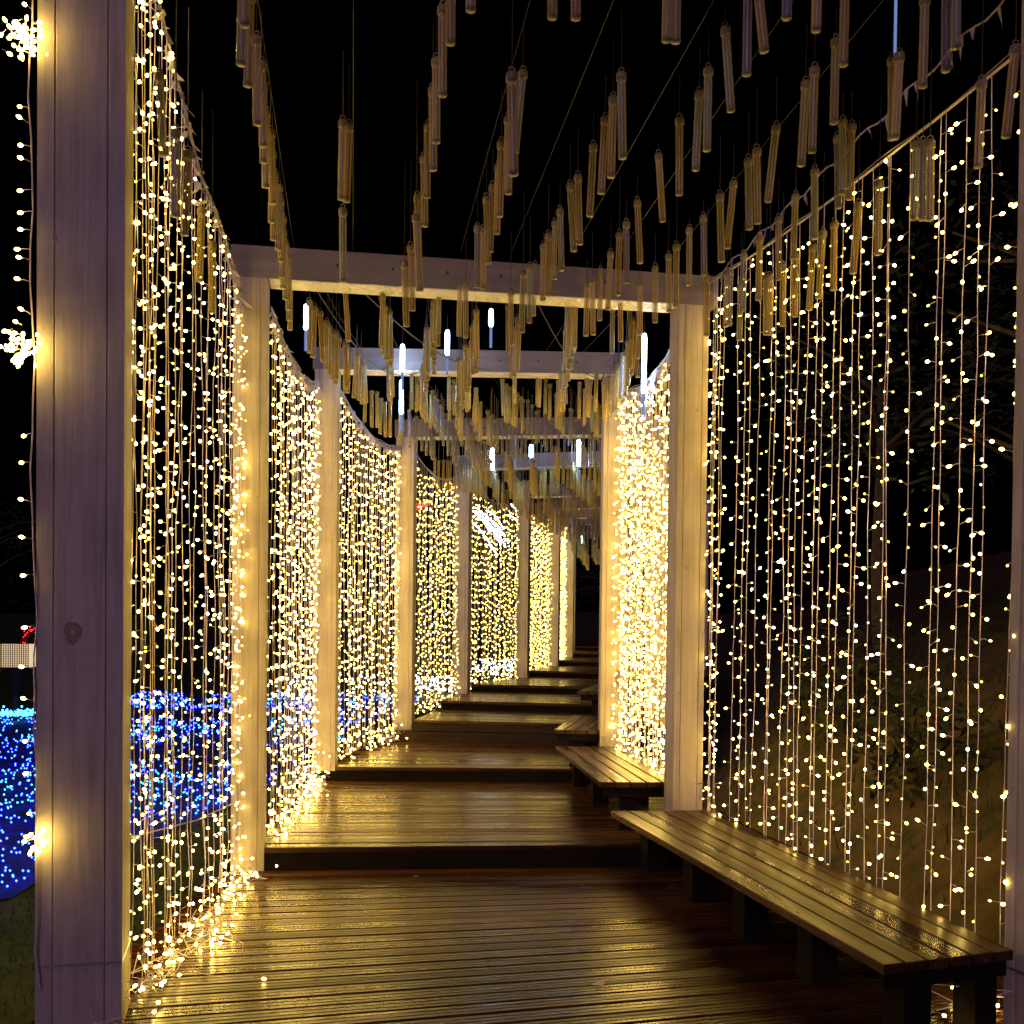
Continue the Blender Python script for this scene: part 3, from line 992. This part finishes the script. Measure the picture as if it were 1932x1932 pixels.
TUBES = [(-0.93,3.53,3.81,-0.0),(-0.99,3.84,3.81,0.006),(-0.95,3.82,3.66,-0.0),(-1.02,3.97,3.81,0.003),(-0.9,3.68,3.49,0.003),(-0.88,3.61,3.36,0.003),(-0.84,3.55,3.2,0.003),(-0.85,3.68,3.18,-0.003),(-0.89,3.89,3.19,0.003),(-0.94,4.2,3.23,0.003),(-0.94,4.29,3.16,0.003),(-0.97,4.48,3.13,0.004),(-0.93,4.38,3.01,0.007),(-0.87,3.61,3.29,0.003),(-1.01,4.79,3.09,0.008),(-1.41,4.31,3.68,0.021),(-1.29,4.29,3.37,-0.0),(-1.31,4.2,3.41,-0.003),(-1.41,5.07,3.29,0.004),(-1.41,4.9,3.38,-0.0),(-0.15,3.51,3.81,-0.0),(0.11,3.56,3.82,-0.0),(0.18,3.57,3.82,-0.0),(-0.23,3.71,3.81,-0.0),(-0.28,4.04,3.8,0.002),(-0.32,4.29,3.74,0.002),(-0.34,4.38,3.67,0.004),(-0.4,4.91,3.77,-0.004),(-0.44,5.15,3.73,0.01),(-0.48,5.28,3.6,0.009),(-0.44,4.79,3.32,0.019),(-0.54,5.57,3.46,0.014),(-0.57,5.57,3.38,0.014),(-0.02,3.55,3.31,0.009),(0.02,4.38,3.74,-0.029),(-0.04,4.68,3.7,-0.0),(-0.07,4.85,3.67,-0.002),(-0.09,5.28,3.75,-0.009),(-0.12,5.42,3.71,-0.009),(-0.15,5.42,3.65,0.013),(-0.21,5.89,3.68,0.002),(-0.18,5.89,3.67,0.005),(0.35,5.03,3.74,-0.012),(0.38,4.74,3.73,-0.015),(0.39,4.48,3.69,-0.0),(0.4,4.25,3.67,0.007),(0.29,5.22,3.68,0.013),(0.26,5.35,3.69,0.022),(0.23,5.8,3.74,0.005),(0.22,6.24,3.84,-0.003),(0.17,5.8,3.61,0.002),(0.16,6.44,3.78,0.002),(0.69,5.35,3.84,0.026),(0.7,4.74,3.73,0.004),(0.63,5.72,3.76,0.019),(0.6,5.97,3.74,-0.0),(0.54,5.72,3.59,-0.0),(0.54,6.24,3.67,-0.013),(0.85,5.8,3.56,-0.0),(0.87,6.24,3.66,0.005),(0.5,3.68,3.82,0.001),(0.53,3.69,3.82,-0.0),(0.04,5.89,3.44,-0.005),(0.08,6.24,3.59,-0.0),(0.12,6.96,3.84,-0.011),(0.45,6.87,3.69,-0.006),(0.45,6.44,3.58,-0.0),(-0.3,6.54,3.58,-0.0),(-0.35,6.87,3.68,-0.006),(0.78,6.87,3.7,0.006),(0.77,7.48,3.82,0.024),(0.82,6.44,3.66,0.005),(0.68,7.1,3.72,0.006),(0.7,7.88,3.84,-0.0),(0.54,6.98,3.82,-0.0),(-0.73,4.58,3.63,-0.004),(-0.72,4.68,3.66,-0.011),(-0.78,4.91,3.39,0.004),(-1.09,6.98,3.67,0.023),(0.42,7.88,3.85,-0.0),(-0.03,6.44,3.51,0.01),(-0.05,7.36,3.7,-0.0),(0.37,7.77,3.82,-0.013),(0.8,4.25,3.85,0.026),(0.82,3.93,3.83,-0.001),(0.81,3.78,3.83,0.037),(0.87,3.56,3.82,-0.0),(0.99,3.64,3.83,-0.003),(1.15,3.87,3.83,-0.002),(1.23,4.25,3.81,-0.005),(1.16,4.29,3.72,-0.005),(1.14,4.34,3.69,-0.012),(0.76,4.38,3.76,-0.001),(0.75,4.53,3.74,-0.013),(1.12,4.74,3.7,-0.032),(1.06,4.85,3.65,0.009),(1.06,5.02,3.68,0.011),(1.06,5.35,3.71,-0.029),(0.98,5.28,3.62,0.01),(1.02,5.97,3.78,0.005),(0.99,6.26,3.82,-0.0),(1.46,4.2,3.73,-0.014),(1.5,4.4,3.82,0.004),(1.48,4.0,3.83,-0.003),(1.51,3.88,3.83,-0.0),(1.49,3.74,3.83,-0.003),(1.44,4.85,3.78,0.004),(1.48,4.85,3.76,-0.006),(1.45,4.96,3.76,0.008),(1.4,5.15,3.69,-0.0),(1.42,5.57,3.74,-0.005),(1.24,5.57,3.53,-0.002),(1.37,5.72,3.68,-0.0),(1.3,6.24,3.67,-0.0),(1.28,6.63,3.69,-0.005),(1.29,6.57,3.68,-0.003),(1.68,4.61,3.58,-0.007),(1.69,4.56,3.56,-0.0),(1.7,4.51,3.54,0.004),(1.62,4.89,3.53,-0.0),(1.59,5.09,3.51,-0.021),(1.76,4.16,3.61,-0.007),(1.8,3.97,3.64,-0.026),(1.52,5.42,3.5,-0.006),(1.54,5.3,3.5,0.003),(1.5,5.53,3.47,-0.013),(1.39,6.07,3.49,-0.0),(1.4,6.03,3.48,0.005),(1.43,5.86,3.48,0.003),(1.46,5.72,3.49,-0.0),(1.32,6.41,3.55,-0.005),(1.06,6.06,3.48,-0.0)]
TUBES = TUBES[15:]
yy = 3.30
while yy < 6.95:
    TUBES.append((round(-0.875-0.155*(yy-3.4)+rnd.gauss(0, .006), 3), yy, 3.73+rnd.gauss(0, .012), rnd.gauss(0, .004)))
    yy += 0.20
# the other rows continue below the first crossbeam
for (x, y, z, dx) in TUBES:
    add_tube(x, y, z, dx, 0, True, max(wire_z(y), z+0.05))
count = len(TUBES)
# further bays: rows of tubes whose drop swells and shrinks along the wire
stuff = {}
cands = []
for i in range(1, 8):
    for k, (a, b, za, zc) in enumerate(ROWS[i]):
        ln = math.dist(a, b)
        n = int(ln/(0.115 if i < 3 else 0.13))
        for q in range(n):
            t = (q+0.5)/n
            ph = math.sin(t*3.1 + k*1.9 + i*0.8)
            if rnd.random() < (0.18 if i == 1 else 0.05): continue
            if i == 1 and (k in (1, 4)) and t > 0.25 and t < 0.75: continue
            x = lerp(a[0], b[0], t) + rnd.gauss(0, .012) + 0.10*math.sin(t*3.0+k)
            y = lerp(a[1], b[1], t) + 0.12
            wz = lerp(za, zc, t) - 0.05*math.sin(math.pi*t)
            drop = 0.10 + 0.09*(1+ph) + rnd.gauss(0, .015) + (0.05*i if i > 2 else 0.0) + (0.25 if i > 5 else 0)
            cands.append((y, x, wz-drop, wz, i))
cands.sort()
for (y, x, z, wz, i) in cands:
    count += 1
    if count <= 300:
        add_tube(x, y, z, 0.0, i, count <= 210, wz)
    else:
        m = stuff.setdefault(i, MB())
        c_ = math.cos; 
        m.tube([(x, y, z-0.012), (x, y, z-TL)], TR, 6, 0)
        m.lathe((x, y, z), (0, 0, -1), [(0.004, 0), (0.004, TR*1.2), (0.034, TR*1.2), (0.036, 0)], 6, 1)
        m.tube([(x, y, z), (x, y, wz)], 0.0022, 3, 1, cap=False)
BIG = NTH + ["ninth", "tenth", "eleventh", "twelfth", "thirteenth", "fourteenth", "fifteenth", "sixteenth", "seventeenth", "eighteenth", "nineteenth", "twentieth",
    "twenty-first", "twenty-second", "twenty-third", "twenty-fourth", "twenty-fifth", "twenty-sixth", "twenty-seventh", "twenty-eighth", "twenty-ninth", "thirtieth",
    "thirty-first", "thirty-second", "thirty-third", "thirty-fourth", "thirty-fifth", "thirty-sixth", "thirty-seventh", "thirty-eighth"]
for (bay, col), lst in TAGS.items():
    lst.sort(key=lambda q: q[0])
    for r_, (y, o, lean) in enumerate(lst):
        o["label"] = "%sunlit tube under the %s wire of the %s bay, %s from the camera" % ("leaning " if lean else "", NTH[col], bayname[bay], BIG[min(r_, 37)])
for i, m in stuff.items():
    o = build(m, "tube_lights", [M_tube, M_cap], smooth=True)
    tag(o, "mass of unlit tube lights packed overhead in the %s bay" % bayname[i], "tube lights", None, "stuff")

# lit meteor tubes
MET = [
    (-1.63, 8.5, 4.02, 3.82, "leftmost bright bluish white tube, hanging between the second and third crossbeams"),
    (-0.19, 8.5, 4.00, 3.86, "small bluish white lit tube hanging alone near the middle of the second bay"),
    (-0.98, 9.5, 3.98, 3.74, "bluish white lit tube in front of the third crossbeam, left of centre"),
    (-1.09, 10.5, 3.90, 3.57, "long bluish white lit tube just below the third crossbeam on the left"),
    (-0.56, 9.0, 3.97, 3.76, "narrow bluish white lit tube hanging by a ribbon of dark tubes"),
    (0.97, 8.2, 3.74, 3.29, "largest and brightest bluish white tube, in front of the right light curtain"),
    (0.01, 12.0, 3.84, 3.70, "short bluish white tube in front of the fourth crossbeam"),
    (0.22, 14.0, 3.89, 3.72, "bluish white tube below the fourth crossbeam, near the centre of the walk"),
    (-0.27, 13.5, 3.76, 3.48, "bluish white tube below the fourth crossbeam, above the fifth left post"),
    (0.80, 13.5, 3.87, 3.54, "bright bluish white tube below the fourth crossbeam on the right"),
    (0.65, 13.0, 3.97, 3.87, "tiny bluish white lit tube in front of the fourth crossbeam on the right"),
    (1.38, 22.0, 3.43, 3.27, "faint white lit tube far down the walk above the stairs"),
]
for x, y, z1, z0, lab in MET:
    t = thing("lit_tube_light", lab, "lit tube light", "tube lights that are lit", (x, y, z1))
    R0 = 0.018 if y < 11 else 0.024
    m = MB(); m.lathe((0, 0, 0), (0, 0, -1), [(0, 0), (0.006, R0*0.7), (0.03, R0), (z1-z0-0.02, R0), (z1-z0, R0*0.6), (z1-z0, 0)], 10)
    build(m, "glowing_core", M_meteor, t, smooth=True)
    m = MB(); m.tube([(0, 0, -(z1-z0)), (0, 0, -(z1-z0)-0.16)], 0.012, 6); build(m, "dim_tail", M_meteor_dim, t)
    m = MB(); m.tube([(0, 0, 0.0), (0, 0, 0.12)], 0.003, 4); build(m, "cord", M_cord, t)
t = thing("lit_tube_light", "thin bluish string of tiny lights hanging at the very top right", "lit tube light", "tube lights that are lit", (1.58, 4.6, 4.2))
m = MB()
for q in range(22): m.box(-0.005, -0.005, -0.27+q*0.0125, 0.005, 0.005, -0.262+q*0.0125)
build(m, "dim_tail", M_meteor_dim, t)

# ---------------------------------------------------------------- light carpet on the lawn
def carpet_ok(x, y):
    if y < 7.12+0.16*math.sin(2.3*x)+0.08*math.sin(7.1*x): return False
    edge = -3.25 + 0.13*(y-7.0) if y < 11 else -2.75 + 0.035*(y-11)
    if x > edge: return False
    if x < -9.2 and y > 20.4: return False
    if y > 27: return False
    return x > -13
rg = random.Random(77)
net = thing("light_carpet", "blue light net spread over the lawn left of the walk", "light net", None, (0, 0, 0))
# added sheet, coloured blue to stand for the bulbs' glow on the lawn
vs = []; fs = []; idx = {}
st = 0.16
for j in range(0, 128):
    for i in range(0, 76):
        x0, y0 = -13 + i*st + (0 if True else 0), 6.9 + j*st
        if carpet_ok(x0+st/2, y0+st/2):
            q = []
            for (a, b) in ((0, 0), (1, 0), (1, 1), (0, 1)):
                key = (i+a, j+b)
                if key not in idx:
                    X, Y = -13+key[0]*st, 6.9+key[1]*st
                    idx[key] = len(vs); vs.append((X, Y, hill(X, Y)+0.02+0.02*math.sin(X*7+Y*5)))
                q.append(idx[key])
            fs.append(tuple(q))
me = bpy.data.meshes.new("blue_glow_sheet"); me.from_pydata(vs, [], fs); me.materials.append(M_blue_glow)
link("blue_glow_sheet", me, net)
mB = MB(); mC = MB(); mW = MB()
def octa(m, x, y, z, r):
    m.add([(x-r,y,z),(x+r,y,z),(x,y-r,z),(x,y+r,z),(x,y,z-r),(x,y,z+r)],
          [(0,2,5),(2,1,5),(1,3,5),(3,0,5),(2,0,4),(1,2,4),(3,1,4),(0,3,4)])
n = 0
while n < 5200:
    x = rg.uniform(-13, -1.5); y = 7.0 + 24*rg.random()**1.25
    if not carpet_ok(x, y): continue
    band = math.sin(0.9*y + 0.35*x + 1.2*math.sin(0.5*x))
    if band < -0.35 and rg.random() < (0.3 if x < -0.42*y else 0.85): continue
    clump = math.sin(1.9*x+0.7*y)+math.sin(1.3*y-1.1*x+2)+0.8*math.sin(3.7*x+2.9*y)
    if clump < -0.1 and rg.random() < (0.15 if x < -0.42*y else 0.75): continue
    if y > 14 and rg.random() < 0.45: continue
    n += 1
    z = hill(x, y)+0.06+abs(rg.gauss(0, .035))
    r = 0.0062 + 0.0004*y
    if band > 0.45 and rg.random() < 0.55: octa(mC, x, y, z, r)
    else: octa(mB, x, y, z, r)
for q in range(500):      # pale rim along the far left edge
    x = rg.uniform(-13, -9.0); octa(mC, x, 20.5+rg.gauss(0, .12)-0.06*(x+9), hill(x, 20.5)+0.12+abs(rg.gauss(0, .05)), 0.024)
build(mB, "blue_bulbs", M_blue, net, kind="stuff")
build(mC, "cyan_bulbs", M_cyan, net, kind="stuff")
# low hedge wrapped in white lights, far behind the left curtains
hd = thing("lit_hedge", "low hedge wrapped in cold white lights, showing through the far left curtains", "hedge", None, (0, 0, 0))
mL = MB(); mW = MB()
for q in range(1500):
    x = rg.uniform(-6.6, 0.4)
    if x < -2.9 and rg.random() < 0.8: continue
    y = 28+rg.uniform(-0.5, 0.5); g = hill(x, y)
    z = g + rg.uniform(0, 0.42)
    s = 0.06
    d = Vector((rg.gauss(0, 1), rg.gauss(0, 1), rg.gauss(0, 1))).normalized()*s; e = d.orthogonal().normalized()*s*0.5
    p = Vector((x, y, z))
    mL.add([p-e, p+d*0.5, p+e, p-d*0.5], [(0, 1, 2, 3)])
    if q < 620: octa(mW, x, y-0.3, g+rg.uniform(0.1, 0.48), 0.020)
build(mL, "foliage", M_leaf, hd, kind="stuff"); build(mW, "white_bulbs", M_white, hd, kind="stuff")

# ---------------------------------------------------------------- trees and bushes
def leaf_cloud(mb, c, r, n, rg, size, squash=1.0):
    for q in range(n):
        while True:
            p = Vector((rg.uniform(-1, 1), rg.uniform(-1, 1), rg.uniform(-1, 1)))
            if 0.25 < p.length < 1: break
        p = Vector((p.x*r, p.y*r, p.z*r*squash)) + Vector(c)
        d = Vector((rg.gauss(0, 1), rg.gauss(0, 1), rg.gauss(0, .7))).normalized(); e = d.orthogonal().normalized()
        s = size*rg.uniform(0.6, 1.3)
        mb.add([p-e*s*0.35, p+d*s, p+e*s*0.35, p-d*s], [(0, 1, 2, 3)])
def tree(x, y, h, label, seed, crown=1.6, n=1100):
    rg = random.Random(seed)
    z0 = hill(x, y)-0.1
    t = thing("tree", label, "tree", "trees standing around the walk", (x, y, z0))
    m = MB()
    top = Vector((rg.gauss(0, .25), rg.gauss(0, .25), h*0.75))
    m.tube([(0, 0, 0), top*0.35+Vector((rg.gauss(0, .05), 0, 0)), top*0.7, top], 0.11, 7, r2=0.03)
    tips = []
    for k in range(7):
        f = rg.uniform(0.4, 0.95); a = rg.uniform(0, 6.28)
        b0 = top*f; b1 = b0 + Vector((math.cos(a)*crown*0.7, math.sin(a)*crown*0.7, rg.uniform(0.3, 0.9)))
        m.tube([b0, b0.lerp(b1, .5)+Vector((0, 0, .1)), b1], 0.035, 5, r2=0.01); tips.append(b1)
    build(m, "trunk", M_bark, t)
    c = MB()
    for p in tips + [top]:
        leaf_cloud(c, p, crown*rg.uniform(.35, .6), n//8, rg, 0.07)
    build(c, "crown", M_leaf, t, kind="stuff")
tree(4.4, 8.4, 4.6, "dark young tree on the bank behind the right curtain, nearest the long bench", 1)
tree(5.8, 11.5, 5.2, "dark tree farther up the bank behind the right curtain", 2)
tree(4.6, 13.5, 4.8, "slim dark tree on the bank beyond the second right post", 3)
tree(7.2, 15.0, 6.0, "tall dark tree at the top of the bank on the right", 4, 2.2)
tree(-16, 34, 6.5, "dark tree beyond the light carpet at the far left", 5, 2.5)
tree(-9, 40, 7.0, "dark tree in the distance behind the left curtains", 6, 2.8)
tree(3.4, 36, 5.0, "dark tree closing the far end of the walk", 7, 2.6)
tree(1.6, 38, 5.5, "second dark tree closing the far end of the walk, left of the first", 8, 2.6)
def bush(x, y, r, label, seed, n=420):
    rg = random.Random(seed)
    t = thing("bush", label, "bush", "bushes on the bank", (x, y, hill(x, y)))
    c = MB(); leaf_cloud(c, (0, 0, r*0.5), r, n, rg, 0.06, 0.8)
    build(c, "foliage", M_leaf, t, kind="stuff")
    m = MB()
    for k in range(5):
        a = rg.uniform(0, 6.28); m.tube([(0, 0, -0.05), (math.cos(a)*r*.5, math.sin(a)*r*.5, r*0.9)], 0.012, 4, r2=0.005)
    build(m, "stems", M_bark, t)
for k, (x, y, r, lab) in enumerate([
    (3.3, 5.6, 0.45, "low dark bush on the bank beside the near end of the long bench"),
    (2.9, 7.6, 0.55, "rounded dark bush behind the right curtain, level with the second post"),
    (3.9, 6.6, 0.7, "larger dark bush higher on the bank behind the right curtain"),
    (4.9, 6.2, 0.8, "broad dark bush at the right edge of the view behind the curtain"),
    (3.0, 9.7, 0.6, "dark bush on the bank behind the dense right curtain"),
    (5.2, 9.3, 0.8, "dark bush below the nearest tree on the bank"),
    (3.9, 12.4, 0.7, "small dark bush beyond the third right post")]):
    bush(x, y, r, lab, 100+k)
rg = random.Random(4)
c = MB()
for q in range(9000):
    x = rg.uniform(1.9, 9); y = rg.uniform(3.2, 20)
    z = hill(x, y)
    if x < 2.2-0.12*(y-4)+0.35: continue
    s = rg.uniform(0.02, 0.07); a = rg.uniform(0, 6.28)
    e = Vector((math.cos(a), math.sin(a), 0))*0.008
    tp = Vector((x+rg.gauss(0, .03), y+rg.gauss(0, .03), z+s*2))
    c.add([Vector((x, y, z-0.01))-e, Vector((x, y, z-0.01))+e, tp], [(0, 1, 2)])
tag(build(c, "ground_cover", M_leaf), "sparse grass and weeds growing on the earth bank", "ground cover", None, "stuff")
c = MB()
for q in range(9000):
    x = rg.uniform(-5.5, -1.95); y = rg.uniform(3.6, 12)
    if carpet_ok(x, y): continue
    z = hill(x, y); s = rg.uniform(0.02, 0.06); a = rg.uniform(0, 6.28)
    e = Vector((math.cos(a), math.sin(a), 0))*0.006
    tp = Vector((x+rg.gauss(0, .02), y+rg.gauss(0, .02), z+s))
    c.add([Vector((x, y, z-0.01))-e, Vector((x, y, z-0.01))+e, tp], [(0, 1, 2)])
tag(build(c, "grass", M_leaf), "short grass on the dark strip of lawn beside the walk", "grass", None, "stuff")
# leaning stake and low board edging on the bank
t = MB(); t.tube([(2.42, 5.2, 0.15), (2.95, 5.9, 1.15)], 0.018, 7)
tag(build(t, "garden_stake", M_bark), "wooden stake leaning on the bank behind the right curtain", "stake")

# ---------------------------------------------------------------- far decorations on the left
# white and lilac light arcs
t = thing("light_arcs", "white and lilac light arcs seen through the top of the fifth left curtain", "light arcs", None, (-1.1, 30, 0))
m = MB(); rg = random.Random(12)
for k in range(9):
    a = Vector((rg.uniform(-0.3, 1.1), rg.uniform(-.3, .3), rg.uniform(4.4, 5.0))); b = a + Vector((rg.uniform(0.4, 0.9), 0, -rg.uniform(0.5, 1.0)))
    for q in range(38):
        p = a.lerp(b, q/37); p.z += 0.10*math.sin(q/37*math.pi)
        octa(m, p.x+rg.gauss(0, .01), p.y, p.z+rg.gauss(0, .01), 0.018)
build(m, "arc_bulbs", M_white, t, kind="stuff")
m = MB()
for x in (0.1, 0.9): m.tube([(x, 0.1, hill(-1.1+x, 30)), (x, 0.1, 5.0)], 0.03, 6)
m.tube([(0.1, 0.1, 5.0), (0.9, 0.1, 5.0)], 0.03, 6)
build(m, "frame", M_dark, t)
# red garland
m = MB()
for k in range(90):
    u = k/89
    octa(m, lerp(-2.55, -2.0, u)+rg.gauss(0, .02), 26+rg.gauss(0, .05), 4.3+0.25*u+rg.gauss(0, .04), 0.016)
tag(build(m, "red_garland", M_red), "short red light garland showing through the fourth left curtain", "garland")
# lattice lantern box, red wreath, small blue light at the far left
t = thing("lantern_box", "cream lit lantern box with a lattice front at the far left edge", "lantern", None, (-9.75, 20.6, 0))
g = hill(-9.75, 21)
m = MB(); m.box(0.04, 0.03, 0.70, 0.56, 0.4, 1.14); build(m, "glowing_panel", emission("lantern_glow", (1.0, 0.72, 0.42), 0.85), t)
m = MB()
for k in range(14):
    x = 0.02+k*0.042; m.box(x, 0.0, 0.68, x+0.008, 0.02, 1.16)
for k in range(12):
    z = 0.69+k*0.041; m.box(0.02, 0.004, z, 0.58, 0.022, z+0.008)
build(m, "lattice", M_bark, t)
m = MB(); m.box(0.24, 0.1, g, 0.34, 0.3, 0.70); build(m, "stand", M_dark, t)
t = thing("red_wreath", "red tinsel wreath with small lights on a stand at the far left", "wreath", None, (-9.45, 21.5, 1.22))
m = MB()
for k in range(700):
    a = rg.uniform(0, 6.283); rr = 0.19+rg.gauss(0, .025)
    p = Vector((math.cos(a)*rr, rg.gauss(0, .03), math.sin(a)*rr)); d = Vector((rg.gauss(0, 1), rg.gauss(0, 1), rg.gauss(0, 1))).normalized()*0.03
    m.add([p-d, p+d.orthogonal().normalized()*0.012, p+d], [(0, 1, 2)])
build(m, "tinsel", principled("red_tinsel", (0.35, 0.01, 0.02), 0.3, metallic=0.3)[0], t, kind="stuff")
m = MB()
for k in range(46):
    a = rg.uniform(0, 6.283); octa(m, math.cos(a)*0.19+rg.gauss(0, .02), -0.05, math.sin(a)*0.19+rg.gauss(0, .02), 0.011)
build(m, "wreath_bulbs", M_red, t, kind="stuff")
m = MB(); m.tube([(0, 0.03, hill(-9.45, 21.5)-1.22), (0, 0.03, 0.0)], 0.02, 6); build(m, "stand", M_dark, t)
m = MB()
for k in range(60): octa(m, -9.35+rg.uniform(-.14, .14), 21.2, 0.98+rg.gauss(0, .03), 0.012)
tag(build(m, "blue_garland", M_blue), "short blue light garland below the red wreath at the far left", "garland")

# fallen leaf on the deck, single stray bulb on a cord
m = MB()
m.add([(0,0,0),(0.03,0.018,0.006),(0.055,0.002,0.014),(0.035,-0.02,0.004),(-0.012,0.004,0.002)], [(0,1,2,3),(0,4,1)])
leaf_me = m.mesh("fallen_leaf", [principled("small_dry_leaf", (0.30, 0.20, 0.10), 0.6)[0]])
for k_, (lx, ly, ls, lab) in enumerate([(-0.58, 6.55, 0.5, "tiny pale leaf on the boards just below the first step"), (0.12, 6.5, 0.4, "tiny leaf crumb on the boards near the middle of the first step"), (0.95, 5.1, 0.6, "small dark leaf on the deck beside the long bench")]):
    q_ = link("fallen_leaf", leaf_me); q_.location = (lx, ly, 0.004); q_.scale = (ls, ls, ls); q_.rotation_euler = (0.05, 0.1, k_*1.9); tag(q_, lab, "leaf")
o = build(m, "fallen_leaf", principled("pale_dry_leaf", (0.62, 0.50, 0.36), 0.6)[0]); o.location = (0.36, 4.57, 0.004); o.rotation_euler = (0.1, 0.1, 0.4)
tag(o, "pale dry leaf lying on the deck boards in the right foreground", "leaf")
t = thing("stray_bulb", "stray bulb on a thin cord lying across the deck, right of the left curtain", "light bulb", None, (-1.08, 4.58, 0.012))
m = MB(); m.tube([(-0.42, 0.02, 0), (-0.25, 0.06, 0.002), (-0.1, 0.0, 0), (0.0, 0.01, 0)], 0.002, 3); build(m, "cord", M_wire, t)
o = link("bulb", bulb_mesh, t)

m = MB()
m.tube([(-1.57, 4.35, 0.64), (-1.59, 5.5, 0.52), (-1.63, 6.75, 0.45)], 0.0035, 4)
tag(build(m, "guide_cable", M_cable), "pale cable strung low behind the nearest left curtain", "cable")
